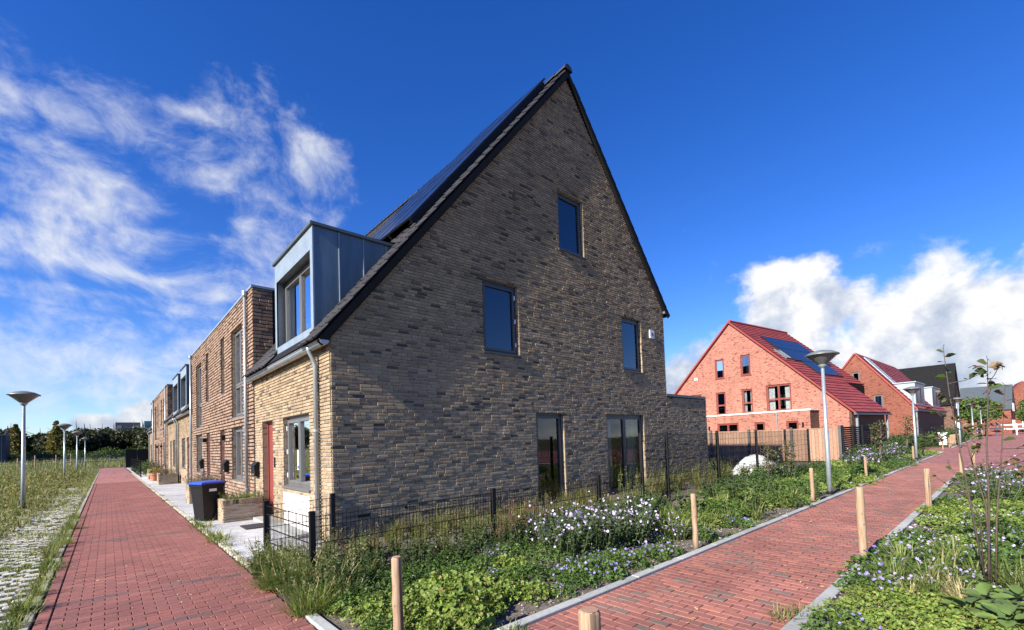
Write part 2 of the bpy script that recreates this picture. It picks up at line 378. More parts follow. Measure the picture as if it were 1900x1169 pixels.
leafmat('leaf_sapling', [(0, (0.05, 0.085, 0.022)), (0.45, (0.08, 0.11, 0.03)), (0.7, (0.12, 0.10, 0.035)), (1, (0.16, 0.075, 0.04))], 0.3)
leafmat('petal_lilac', [(0, (0.40, 0.30, 0.66)), (0.5, (0.52, 0.42, 0.74)), (0.8, (0.62, 0.54, 0.78)), (1, (0.34, 0.24, 0.62))], 0.3, 0.6)
leafmat('petal_pale', [(0, (0.533, 0.448, 0.720)), (0.5, (0.636, 0.560, 0.780)), (1, (0.473, 0.360, 0.680))], 0.3, 0.6)
leafmat('petal_violet', [(0, (0.26, 0.20, 0.60)), (0.5, (0.36, 0.29, 0.68)), (1, (0.46, 0.38, 0.72))], 0.3, 0.6)
leafmat('petal_orange', [(0, (0.6, 0.18, 0.04)), (0.5, (0.65, 0.32, 0.05)), (1, (0.5, 0.10, 0.05))], 0.3, 0.6)
leafmat('petal_white', [(0, (0.75, 0.74, 0.70)), (1, (0.8, 0.8, 0.76))], 0.3, 0.6)
leafmat('heather', [(0, (0.30, 0.14, 0.20)), (0.5, (0.22, 0.13, 0.15)), (1, (0.16, 0.16, 0.09))], 0.3, 0.6)

# ------------------------------------------------------------------ objects
ORG = {}


def prop(o, label=None, cat=None, group=None, kind=None):
    if label: o['label'] = label
    if cat: o['category'] = cat
    if group: o['group'] = group
    if kind: o['kind'] = kind
    return o


def thing(name, label, cat, loc=(0, 0, 0), group=None):
    o = bpy.data.objects.new(name, None); col.objects.link(o); o.location = loc; o.empty_display_size = 0.1
    ORG[o] = np.array(loc, float)
    return prop(o, label, cat, group)


def org(o):
    r = np.zeros(3)
    while o is not None:
        r = r + ORG.get(o, np.zeros(3)); o = o.parent
    return r


def meshobj(name, verts, faces, mat, parent=None, smooth=False, kind=None, mats=None, fm=None):
    me = bpy.data.meshes.new(name)
    v = np.asarray(verts, float)
    if parent is not None:
        v = v - org(parent)
    me.from_pydata(v.tolist(), [], faces if isinstance(faces, list) else faces.tolist())
    if mats:
        for q in mats: me.materials.append(MAT[q])
        me.polygons.foreach_set('material_index', fm)
    elif mat:
        me.materials.append(MAT[mat])
    if smooth:
        me.polygons.foreach_set('use_smooth', [True] * len(me.polygons))
    me.update()
    o = bpy.data.objects.new(name, me); col.objects.link(o)
    if parent is not None: o.parent = parent
    if kind: o['kind'] = kind
    return o


class Fr:
    """local frame of a wall: s along it, n out of it, z up"""
    def __init__(f, O, S, N, Z=(0, 0, 1)):
        f.O, f.S, f.N, f.Z = (np.array(q, float) for q in (O, S, N, Z))
    def __call__(f, s, n, z):
        return f.O + f.S * s + f.N * n + f.Z * z


class MB:
    def __init__(b):
        b.v = []; b.f = []
    def add(b, vs_, fs):
        k = len(b.v); b.v.extend([tuple(q) for q in vs_]); b.f.extend([tuple(i + k for i in q) for q in fs]); return b
    def box(b, fr, s0, s1, n0, n1, z0, z1):
        p = [fr(s, n, z) for z in (z0, z1) for n in (n0, n1) for s in (s0, s1)]
        return b.add(p, [(0, 1, 3, 2), (4, 6, 7, 5), (0, 4, 5, 1), (2, 3, 7, 6), (0, 2, 6, 4), (1, 5, 7, 3)])
    def quad(b, *p):
        return b.add(p, [tuple(range(len(p)))])
    def frame(b, fr, s0, s1, z0, z1, t, n0, n1):
        b.box(fr, s0, s0 + t, n0, n1, z0, z1); b.box(fr, s1 - t, s1, n0, n1, z0, z1)
        b.box(fr, s0 + t, s1 - t, n0, n1 - 0.001, z0, z0 + t); b.box(fr, s0 + t, s1 - t, n0, n1 - 0.001, z1 - t, z1); return b
    def tube(b, pts, rad, k=8, cap=True):
        pts = [np.array(p, float) for p in pts]
        rad = rad if hasattr(rad, '__len__') else [rad] * len(pts)
        rings = []
        for i, p in enumerate(pts):
            t = pts[min(i + 1, len(pts) - 1)] - pts[max(i - 1, 0)]; t /= (np.linalg.norm(t) + 1e-9)
            a = np.cross(t, (0, 0, 1.0) if abs(t[2]) < 0.95 else (1.0, 0, 0)); a /= np.linalg.norm(a); c = np.cross(t, a)
            rings.append([p + rad[i] * (a * math.cos(6.28318 * j / k) + c * math.sin(6.28318 * j / k)) for j in range(k)])
        base = len(b.v)
        for r in rings: b.v.extend(tuple(q) for q in r)
        for i in range(len(pts) - 1):
            for j in range(k):
                j2 = (j + 1) % k
                b.f.append((base + i * k + j, base + i * k + j2, base + (i + 1) * k + j2, base + (i + 1) * k + j))
        if cap:
            b.f.append(tuple(base + j for j in range(k))[::-1]); b.f.append(tuple(base + (len(pts) - 1) * k + j for j in range(k)))
        return b
    def lathe(b, c, prof, k=16):
        base = len(b.v)
        for r, z in prof:
            for j in range(k):
                a = 6.283185 * j / k; b.v.append((c[0] + r * math.cos(a), c[1] + r * math.sin(a), c[2] + z))
        for i in range(len(prof) - 1):
            for j in range(k):
                j2 = (j + 1) % k
                b.f.append((base + i * k + j, base + i * k + j2, base + (i + 1) * k + j2, base + (i + 1) * k + j))
        return b
    def build(b, name, mat, parent=None, smooth=False, kind=None):
        return meshobj(name, b.v, b.f, mat, parent, smooth, kind)


def copy_tree(o, parent=None):
    c = o.copy(); col.objects.link(c); c.parent = parent
    for ch in list(o.children): copy_tree(ch, c)
    return c


WORLD = Fr((0, 0, 0), (1, 0, 0), (0, 1, 0))

# ---------------------------------------------------------- ground, paths
def grid_sheet(name, x0, x1, y0, y1, nx, ny, zf, mat):
    xs = np.linspace(x0, x1, nx); ys = np.linspace(y0, y1, ny)
    v = [(x, y, zf(x, y)) for y in ys for x in xs]
    f = [(j * nx + i, j * nx + i + 1, (j + 1) * nx + i + 1, (j + 1) * nx + i) for j in range(ny - 1) for i in range(nx - 1)]
    return prop(meshobj(name, v, f, mat, None, True), kind='structure')


MBq = MB().quad((-900, -900, -0.09), (900, -900, -0.09), (900, 900, -0.09), (-900, 900, -0.09))
prop(MBq.build('ground', 'meadow'), kind='structure')
hb = lambda x, y: 0.035 * math.sin(x * 1.7 + y) * math.sin(y * 2.3 - x * 0.6) + 0.02 * math.sin(x * 5.1) * math.sin(y * 4.3)
grid_sheet('planting_bed', -1.28, 38.9, -4.56, 0.05, 220, 30, lambda x, y: -0.012 + 0.5 * max(0, hb(x, y)) * min(1, (y + 4.56) * 2.5) * min(1, (x + 1.28) * 3), 'soil')
grid_sheet('planting_bed', 1.0, 36.0, -14.0, -6.37, 160, 40, lambda x, y: -0.012 + 0.6 * max(0, hb(x, y)) * min(1, (-6.37 - y) * 2.5), 'soil')
grid_sheet('garden', 10.0, 60.0, 0.06, 20.0, 20, 8, lambda x, y: -0.03, 'meadow')


def frustum(l, wd_, h, c=0.004):
    """paver or brick: top with a worn edge, no underside; x length, y width, z up"""
    a, b = l / 2, wd_ / 2
    v = [(-a, -b, 0), (a, -b, 0), (a, b, 0), (-a, b, 0), (-a, -b, h - c), (a, -b, h - c), (a, b, h - c), (-a, b, h - c),
         (-a + c, -b + c, h), (a - c, -b + c, h), (a - c, b - c, h), (-a + c, b - c, h)]
    f = [(8, 9, 10, 11)] + [(i, (i + 1) % 4, 4 + (i + 1) % 4, 4 + i) for i in range(4)] + [(4 + i, 4 + (i + 1) % 4, 8 + (i + 1) % 4, 8 + i) for i in range(4)]
    return np.array(v, float), f


def lay(parent, name, rects, mat, h=0.014, z=-0.012, jz=0.002, tilt=0.012, c=0.004, maxn=300, rest='paver_rest'):
    """rects: (cx, cy, lx, ly). The nearest maxn become objects, the rest one mesh"""
    rects = np.array(rects); D = np.hypot(rects[:, 0] - CAM[0], rects[:, 1] - CAM[1])
    dirv = rects[:, :2] - CAM[:2]
    cp = np.stack([dirv @ RM[:2, 0], dirv @ RM[:2, 2]], 1)
    dz = np.maximum(cp[:, 1] + 0.0, 0.01)
    px = 950 + 835 * cp[:, 0] / dz; py = 786 + 835 * 1.62 / dz
    vis = (cp[:, 1] > 1.0) & (px > -30) & (px < 1930) & (py < 1215)
    order = np.argsort(np.where(vis, D, D + 1000))
    protos = {}
    V, Fc = [], []
    k = 0
    for rank, i in enumerate(order):
        cx, cy, lx, ly = rects[i]
        zz = z + random.uniform(-jz, jz); tx, ty = random.gauss(0, tilt), random.gauss(0, tilt)
        if rank < maxn and vis[i]:
            key = (round(lx, 2), round(ly, 2))
            if key not in protos:
                vv, ff = frustum(lx, ly, h, c); me = bpy.data.meshes.new(name); me.from_pydata(vv.tolist(), [], ff); me.materials.append(MAT[mat]); protos[key] = me
            o = bpy.data.objects.new(name, protos[key]); col.objects.link(o); o.parent = parent
            o.location = (cx, cy, zz); o.rotation_euler = (tx, ty, random.gauss(0, 0.006))
        else:
            vv, ff = frustum(lx, ly, h, c)
            vv[:, 2] += zz + vv[:, 1] * tx - vv[:, 0] * ty; vv[:, 0] += cx; vv[:, 1] += cy
            V.append(vv); Fc.extend([tuple(q + k for q in fq) for fq in ff]); k += 12
    if V:
        meshobj(name, np.concatenate(V), Fc, mat, parent, kind='stuff')


# left path: pavers laid across it, one edging course along the left side
bed1 = prop(MB().quad((-3.32, -9.5, -0.013), (-1.38, -9.5, -0.013), (-1.38, 26, -0.013), (-3.32, 26, -0.013)).build('street', 'joint_sand'), kind='structure')
far1 = prop(MB().quad((-3.32, 26, -0.002), (-1.38, 26, -0.002), (-1.38, 61, -0.002), (-3.32, 61, -0.002)).build('street', 'far_paving'), kind='structure')
rc = []
y = -4.6; row = 0
while y < 26:
    x = -3.20 + (0.0 if row % 2 == 0 else -0.1)
    while x < -1.40:
        x0, x1 = max(x, -3.20), min(x + 0.2, -1.39)
        if x1 - x0 > 0.05: rc.append(((x0 + x1) / 2, y + 0.05, x1 - x0 - 0.007, 0.093))
        x += 0.2
    y += 0.1; row += 1
y = -4.6
while y < 26:
    rc.append((-3.26, y + 0.1, 0.094, 0.193)); y += 0.2
lay(bed1, 'paver', rc, 'paver_red')
# right path
PY0, PY1 = -6.25, -4.68
bed2 = prop(MB().quad((-1.38, PY0 - 0.01, -0.013), (24.0, PY0 - 0.01, -0.013), (24.0, PY1 + 0.01, -0.013), (-1.38, PY1 + 0.01, -0.013)).build('footpath', 'joint_sand'), kind='structure')
far2 = prop(MB().quad((24, PY0 - 0.01, -0.002), (36.0, PY0 - 0.01, -0.002), (36.0, PY1 + 0.01, -0.002), (24, PY1 + 0.01, -0.002)).build('footpath', 'far_paving'), kind='structure')
rc = []; x = -1.37; row = 0
while x < 24:
    yy = PY0 + (0.0 if row % 2 == 0 else -0.1)
    while yy < PY1:
        y0, y1 = max(yy, PY0), min(yy + 0.2, PY1)
        if y1 - y0 > 0.05: rc.append((x + 0.05, (y0 + y1) / 2, 0.093, y1 - y0 - 0.007))
        yy += 0.2
    x += 0.1; row += 1
lay(bed2, 'paver', rc, 'paver_path')
# cross street far down the footpath
xs_ = prop(MB().quad((36.0, -40, 0.0), (44.0, -40, 0.0), (44.0, -3.0, 0.0), (36.0, -3.0, 0.0)).build('street', 'far_paving'), kind='structure')
prop(MB().quad((12.5, -40, 0.042), (36.0, -40, 0.042), (36.0, -6.262, 0.042), (20.6, -6.262, 0.042)).build('street', 'far_paving'), kind='structure')
prop(MB().quad((44.0, -9.2, 0.0), (140, -12, 0.0), (140, -4.6, 0.0), (44.0, -4.6, 0.0)).build('street', 'far_paving'), kind='structure')


def kerb(x0, y0, x1, y1, wd_=0.1, z=-0.02, h=0.045, name='kerb', mat='concrete'):
    L = math.hypot(x1 - x0, y1 - y0); n = max(1, round(L)); a = math.atan2(y1 - y0, x1 - x0)
    root = prop(bpy.data.objects.new(name, None), kind='structure'); col.objects.link(root)
    vv, ff = frustum(L / n - 0.006, wd_, h, 0.006); me = bpy.data.meshes.new('kerb_stone'); me.from_pydata(vv.tolist(), [], ff); me.materials.append(MAT[mat])
    for i in range(n):
        t = (i + 0.5) / n; o = bpy.data.objects.new('kerb_stone', me); col.objects.link(o); o.parent = root
        o.location = (x0 + (x1 - x0) * t, y0 + (y1 - y0) * t, z + random.uniform(-0.003, 0.003)); o.rotation_euler = (0, 0, a + random.gauss(0, 0.003))


kerb(-1.33, PY1 + 0.055, 36, PY1 + 0.055); kerb(1.0, PY0 - 0.06, 20.4, PY0 - 0.06, 0.11)
kerb(-1.33, -4.55, -1.33, -3.0, 0.1); kerb(-3.37, -5, -3.37, 61, 0.07, z=-0.037, mat='kerb_old')
kerb(20.5, -6.34, 15.9, -22.0, 0.12, z=0.0)
kerb(36, -4.6, 36, -3.0, 0.12); kerb(44.1, -4.5, 80, -4.5, 0.14)
# pavement along the houses
bed3 = prop(MB().quad((-1.27, -1.0, -0.011), (0.0, -1.0, -0.011), (0.0, 61, -0.011), (-1.27, 61, -0.011)).build('pavement', 'joint_grey'), kind='structure')
rc = []; y = -0.42; row = 0
while y < 22:
    x = -1.26 + (0 if row % 2 == 0 else -0.1)
    while x < -0.02:
        x0, x1 = max(x, -1.26), min(x + 0.2, -0.02)
        if x1 - x0 > 0.04: rc.append(((x0 + x1) / 2, y + 0.05, x1 - x0 - 0.007, 0.093))
        x += 0.2
    y += 0.1; row += 1
lay(bed3, 'paver', rc, 'paver_grey', h=0.016)
prop(MB().quad((-1.27, 22, 0.003), (0.0, 22, 0.003), (0.0, 61, 0.003), (-1.27, 61, 0.003)).build('pavement', 'far_paving_grey'), kind='structure')
rc = []; y = -0.5
while y < 40:
    l = random.uniform(0.08, 0.13); rc.append((-1.325 + random.uniform(-0.012, 0.012), y + l / 2, random.uniform(0.075, 0.095), l - 0.015)); y += l
edge = prop(MB().quad((-1.375, -3.0, -0.012), (-1.27, -3.0, -0.012), (-1.27, 61, -0.012), (-1.375, 61, -0.012)).build('paved_edge', 'joint_sand'), kind='structure')
lay(edge, 'cobble', rc, 'cobble', h=0.028, jz=0.006, tilt=0.05, c=0.012)
# grass blocks left of the street
verge = prop(MB().quad((-5.2, -6, -0.03), (-3.43, -6, -0.03), (-3.43, 61, -0.03), (-5.2, 61, -0.03)).build('verge', 'meadow'), kind='structure')
rc = []; y = -4.0; row = 0
while y < 24:
    for q in range(7):
        xx = -3.55 - q * 0.235 - (0.117 if row % 2 else 0)
        if xx > -5.0 and random.random() > 0.08 + 0.05 * max(0, q - 3) + 0.03 * max(0, y - 5): rc.append((xx + random.gauss(0, .012), y + random.gauss(0, .012), 0.145 + random.uniform(-.04, .03), 0.075 + random.uniform(-.02, .014)))
    y += 0.145; row += 1
lay(verge, 'grass_block', rc, 'grass_block', h=0.03, z=-0.025, jz=0.007, tilt=0.03, c=0.014)

# ---------------------------------------------------------- brickwork
def course_intervals(s0, s1, z0, z1, openings):
    iv = [(s0, s1)]
    for (a, b, c, dd) in openings:
        if z1 > c + 0.02 and z0 < dd - 0.02:
            nv = []
            for p, q in iv:
                if b <= p or a >= q: nv.append((p, q)); continue
                if a > p: nv.append((p, a))
                if b < q: nv.append((b, q))
            iv = nv
    return iv


def brickwall(parent, fr, s0, s1, z0, z1, openings=(), limit=None, mat='brick_buff', mortar='mortar', course=0.0625, joint=0.0155, proud=0.020, jit=0.0024, L=0.21, single=0, alt=0.0, relief=False, backname='wall', vj=None):
    """every brick is a box of its own in front of the mortar; the `single` nearest ones become objects"""
    B = []; mb = MB(); z = z0; row = 0; vj = 0.009 if vj is None else vj
    while z < z1 - 0.01:
        zt = min(z + course, z1); zm = (z + zt) / 2
        a, b = (s0, s1) if limit is None else limit(zm)
        if b - a > 0.03:
            for p, q in course_intervals(a, b, z, zt, openings):
                mb.quad(fr(p, 0, z), fr(q, 0, z), fr(q, 0, zt), fr(p, 0, zt))
                s = p; first = True
                off = random.choice((0.5, 1.0, 0.75, 0.35))
                while s < q - 0.015:
                    l = L * (off if first else (0.5 if random.random() < 0.16 else 1.0)); first = False
                    e = min(s + l, q)
                    if q - e < 0.05: e = q
                    B.append((s + (vj / 2 if s > p else 0), e - (vj / 2 if e < q else 0), z + joint / 2, zt - joint / 2, row)); s = e
        z += course; row += 1
    mb.build(backname, mortar, parent)
    Bn = np.array(B)
    cen = fr.O + np.outer((Bn[:, 0] + Bn[:, 1]) / 2, fr.S) + np.outer((Bn[:, 2] + Bn[:, 3]) / 2, fr.Z)
    D = np.linalg.norm(cen - CAM, axis=1); order = np.argsort(D); o0 = org(parent)
    S_ = fr.S if np.dot(np.cross(fr.S, fr.Z), fr.N) > 0 else -fr.S
    Rm = Matrix(((S_[0], fr.Z[0], fr.N[0]), (S_[1], fr.Z[1], fr.N[1]), (S_[2], fr.Z[2], fr.N[2]))).to_euler()
    proto = {}; V, Fc = [], []; k = 0
    for rank, i in enumerate(order):
        a, b, c, dd, rw = Bn[i]; l, h = b - a, dd - c
        pr = proud + random.gauss(0, jit) + (alt if relief and int(rw) % 2 else 0)
        pr = max(pr, 0.004)
        if rank < single:
            key = round(l, 2)
            if key not in proto:
                vv, ff = frustum(key, h, proud, 0.0035); me = bpy.data.meshes.new('brick'); me.from_pydata(vv.tolist(), [], ff); me.materials.append(MAT[mat]); proto[key] = me
            o = bpy.data.objects.new('brick', proto[key]); col.objects.link(o); o.parent = parent
            o.location = fr((a + b) / 2, 0, (c + dd) / 2) - o0; o.rotation_euler = Rm; o.scale = (l / key, 1, pr / proud)
        else:
            vv, ff = frustum(l, h, pr, 0.0035)
            t1, t2 = random.gauss(0, 0.006), random.gauss(0, 0.012)
            nn = vv[:, 2] + np.where(vv[:, 2] > 0, vv[:, 0] * t1 + vv[:, 1] * t2, 0)
            V.append(fr.O + np.outer(vv[:, 0] + (a + b) / 2, fr.S) + np.outer(vv[:, 1] + (c + dd) / 2, fr.Z) + np.outer(nn, fr.N))
            Fc.extend([tuple(q + k for q in fq) for fq in ff]); k += 12
    if V: meshobj('brick', np.concatenate(V), Fc, mat, parent, kind='stuff')


def strips(parent, fr, s0, s1, z0, z1, openings, mat, mortar, course=0.095, h=0.066, proud=0.045):
    """courses of distant relief brickwork"""
    mb = MB(); bk = MB(); z = z0
    while z < z1 - 0.02:
        for p, q in course_intervals(s0, s1, z, min(z + course, z1), openings):
            bk.quad(fr(p, 0, z), fr(q, 0, z), fr(q, 0, z + course), fr(p, 0, z + course))
            mb.box(fr, p, q, 0.001, proud, z, z + h)
        z += course
    bk.build('wall', mortar, parent); mb.build('brick_course', mat, parent, kind='stuff')


# ---------------------------------------------------------- windows and doors
def window(parent, fr, s0, s1, z0, z1, rec=0.10, fmat='anthracite', cols=1, rows=None, sill=True, blind=None, reveal='reveal_brick', paper=False, hinge=False, curtain=False, split=None):
    """frame set back in the reveal; sashes, panes, sill and what is seen behind the glass are its pieces"""
    rv = MB()
    rv.quad(fr(s0, 0.008, z0), fr(s0, -rec - 0.02, z0), fr(s0, -rec - 0.02, z1), fr(s0, 0.008, z1)); rv.quad(fr(s1, 0.008, z0), fr(s1, 0.008, z1), fr(s1, -rec - 0.02, z1), fr(s1, -rec - 0.02, z0))
    rv.quad(fr(s0, 0.008, z1), fr(s0, -rec - 0.02, z1), fr(s1, -rec - 0.02, z1), fr(s1, 0.008, z1)); rv.quad(fr(s0, 0.008, z0), fr(s1, 0.008, z0), fr(s1, -rec - 0.02, z0), fr(s0, -rec - 0.02, z0))
    n1, n0 = -rec + 0.03, -rec - 0.04
    wn = MB().frame(fr, s0 + 0.002, s1 - 0.002, z0 + 0.002, z1 - 0.002, 0.055, n0, n1).build('window', fmat, parent)
    rv.build('reveal', reveal, wn)
    a, b, c, dd = s0 + 0.06, s1 - 0.06, z0 + 0.06, z1 - 0.06
    ws = [(a + (b - a) * i / cols, a + (b - a) * (i + 1) / cols) for i in range(cols)]
    if split: ws = [(a, a + (b - a) * split), (a + (b - a) * split, b)]
    zs = [c] + [c + (dd - c) * r for r in (rows or [])] + [dd]
    for p, q in ws:
        for zi in range(len(zs) - 1):
            za, zb = zs[zi], zs[zi + 1]
            MB().frame(fr, p + 0.006, q - 0.006, za + 0.006, zb - 0.006, 0.058, n0 + 0.012, n1 + 0.014).build('sash', fmat, wn)
            MB().quad(fr(p + 0.05, n0 + 0.045, za + 0.05), fr(q - 0.05, n0 + 0.045, za + 0.05), fr(q - 0.05, n0 + 0.045, zb - 0.05), fr(p + 0.05, n0 + 0.045, zb - 0.05)).build('pane', 'glass', wn)
    if hinge:
        hs = s0 + 0.062 if hinge > 0 else s1 - 0.062
        for t in (0.16, 0.5, 0.84): MB().box(fr, hs - 0.012, hs + 0.012, n1 + 0.012, n1 + 0.035, z0 + (z1 - z0) * t - 0.05, z0 + (z1 - z0) * t + 0.05).build('hinge', 'white', wn)
    if sill:
        MB().add([fr(s, n, z) for s in (s0 - 0.03, s1 + 0.03) for n, z in ((-rec, z0 + 0.035), (0.05, z0 + 0.008), (0.05, z0 - 0.03), (-rec, z0 - 0.03))],
                 [(0, 1, 2, 3), (7, 6, 5, 4), (0, 4, 5, 1), (1, 5, 6, 2), (2, 6, 7, 3), (3, 7, 4, 0)]).build('sill', fmat, wn)
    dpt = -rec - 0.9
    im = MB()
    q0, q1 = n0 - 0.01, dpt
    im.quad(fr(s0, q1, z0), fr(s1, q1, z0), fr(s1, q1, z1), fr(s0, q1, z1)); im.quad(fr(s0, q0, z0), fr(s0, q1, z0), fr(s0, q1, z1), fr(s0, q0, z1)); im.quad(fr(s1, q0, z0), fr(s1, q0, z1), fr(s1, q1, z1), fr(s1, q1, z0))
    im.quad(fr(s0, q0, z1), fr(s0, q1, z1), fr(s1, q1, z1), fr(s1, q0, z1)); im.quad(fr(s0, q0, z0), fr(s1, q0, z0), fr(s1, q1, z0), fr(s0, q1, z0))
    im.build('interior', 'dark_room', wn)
    if blind:
        bl = MB(); z = z0 + 0.05 + (1 - blind) * (z1 - z0)
        while z < z1 - 0.05:
            bl.quad(fr(s0 + 0.05, n0 - 0.05, z), fr(s1 - 0.05, n0 - 0.05, z), fr(s1 - 0.05, n0 - 0.025, z + 0.034), fr(s0 + 0.05, n0 - 0.025, z + 0.034)); z += 0.036
        bl.build('blind', 'blind', wn, kind='stuff')
    if curtain:
        for side in (0, 1):
            cu = MB(); wd_ = (s1 - s0) * 0.26; st = s0 + 0.05 if side == 0 else s1 - 0.05 - wd_
            pts = [(st + wd_ * i / 14, n0 - 0.12 + 0.025 * math.sin(i * 1.9)) for i in range(15)]
            for (p, pn), (q, qn) in zip(pts, pts[1:]): cu.quad(fr(p, pn, z0 + 0.04), fr(q, qn, z0 + 0.04), fr(q, qn, z1 - 0.04), fr(p, pn, z1 - 0.04))
            cu.build('curtain', 'curtain', wn, True)
    if paper:
        p0 = ws[-1][0] + 0.2 if paper is True else paper
        pp = MB().box(fr, p0, p0 + 0.2, n0 + 0.049, n0 + 0.052, z0 + 0.35, z0 + 0.75).build('notice', 'white', wn)
        MB().box(fr, p0 + 0.02, p0 + 0.18, n0 + 0.0522, n0 + 0.0528, z0 + 0.37, z0 + 0.44).build('notice_stripe', 'bin_blue', wn)
        for i_ in range(6):
            MB().box(fr, p0 + 0.03, p0 + 0.12 + 0.04 * random.random(), n0 + 0.0522, n0 + 0.0528, z0 + 0.49 + i_ * 0.04, z0 + 0.497 + i_ * 0.04).build('text_line', 'frame_grey', wn)
    return wn


def door(parent, fr, s0, s1, z0, z1, mat='door_red', rec=0.12, handle=1, glassp=False):
    rv = MB()
    for s in (s0, s1): rv.quad(fr(s, 0.008, z0), fr(s, -rec - 0.06, z0), fr(s, -rec - 0.06, z1), fr(s, 0.008, z1))
    rv.quad(fr(s0, 0.008, z1), fr(s0, -rec - 0.06, z1), fr(s1, -rec - 0.06, z1), fr(s1, 0.008, z1))
    dr = MB().box(fr, s0 + 0.055, s1 - 0.055, -rec - 0.05, -rec, z0 + 0.03, z1 - 0.06).build('door', mat, parent)
    rv.build('reveal', 'reveal_brick', dr)
    f = MB(); f.box(fr, s0 + 0.002, s0 + 0.053, -rec - 0.06, -rec + 0.025, z0, z1 - 0.002); f.box(fr, s1 - 0.053, s1 - 0.002, -rec - 0.06, -rec + 0.025, z0, z1 - 0.002); f.box(fr, s0 + 0.053, s1 - 0.053, -rec - 0.06, -rec + 0.024, z1 - 0.058, z1 - 0.002)
    f.build('door_frame', mat, dr)
    if glassp:
        MB().box(fr, s0 + 0.25, s1 - 0.25, -rec + 0.001, -rec + 0.006, z0 + 1.1, z1 - 0.3).build('pane', 'solar_cell', dr)
    hs = s0 + 0.12 if handle > 0 else s1 - 0.12
    h = MB(); h.box(fr, hs - 0.02, hs + 0.02, -rec + 0.001, -rec + 0.012, z0 + 0.95, z0 + 1.15); h.box(fr, min(hs, hs + handle * 0.12), max(hs, hs + handle * 0.12), -rec + 0.045, -rec + 0.06, z0 + 1.05, z0 + 1.07); h.box(fr, hs - 0.01, hs + 0.01, -rec + 0.012, -rec + 0.05, z0 + 1.05, z0 + 1.07)
    h.build('handle', 'pipe_zinc', dr)
    MB().box(fr, s0, s1, -rec - 0.06, 0.03, z0 - 0.1, z0).build('threshold', 'concrete', dr)
    return dr


def downpipe(parent, fr, s, n, ztop, swan=True, hopper=False, brackets=(0.5, 1.9, 3.0)):
    b = MB()
    if swan: pts = [fr(s, 0.19, ztop + 0.02), fr(s, 0.18, ztop - 0.06), fr(s, n + 0.03, ztop - 0.22), fr(s, n, ztop - 0.32), fr(s, n, 0.0)]
    else: pts = [fr(s, n, ztop), fr(s, n, 0.0)]
    p = b.tube(pts, 0.04, 10).build('downpipe', 'pipe_zinc', parent, True)
    for z in brackets:
        if z < ztop - 0.4: MB().tube([fr(s, n, z - 0.02), fr(s, n, z + 0.02)], 0.047, 10).build('bracket', 'pipe_zinc', p)
    if hopper: MB().tube([fr(s, n, ztop - 0.02), fr(s, n, ztop + 0.02), fr(s, n, ztop + 0.14)], [0.05, 0.068, 0.07], 12).build('hopper', 'pipe_zinc', p)
    return p


def gutter(parent, fr, s0, s1, z, n0=0.06, r=0.075):
    b = MB(); k = 8
    prof = [(n0 + r + r * math.cos(math.pi + math.pi * j / k), z + r * 1.05 * math.sin(math.pi + math.pi * j / k)) for j in range(k + 1)]
    out = prof + [(prof[-1][0] + 0.012, z + 0.006), (prof[-1][0] + 0.006, z + 0.016)]
    for (a, za), (c, zc) in zip(out, out[1:]): b.quad(fr(s0, a, za), fr(s1, a, za), fr(s1, c, zc), fr(s0, c, zc))
    for s in (s0, s1): b.add([fr(s, a, zz) for a, zz in prof], [tuple(range(k + 1))])
    g = b.build('gutter', 'pipe_zinc', parent)
    s = s0 + 0.4
    while s < s1:
        bb = MB()
        for (a, za), (c, zc) in zip(prof, prof[1:]): bb.quad(fr(s - 0.012, a, za - 0.004), fr(s + 0.012, a, za - 0.004), fr(s + 0.012, c, zc - 0.004), fr(s - 0.012, c, zc - 0.004))
        bb.build('gutter_bracket', 'pipe_zinc', g); s += 0.75
    return g


# ---------------------------------------------------------- terrace: the gable house and its row
PITCH = 1.222; APX, APZ, EAVE = 6.40, 11.28, 3.46; XR, ZR = 10.94, 5.69
GA = Fr((0, 0, 0), (1, 0, 0), (0, -1, 0))            # gable wall, s = X
FA = Fr((0, 0, 0), (0, 1, 0), (-1, 0, 0))            # street facade, s = Y
cth = 1 / math.hypot(1, PITCH); UP = np.array([cth, 0, PITCH * cth]); NW = np.array([-PITCH * cth, 0, cth])
UPE = np.array([-cth, 0, PITCH * cth]); NE = np.array([PITCH * cth, 0, cth])


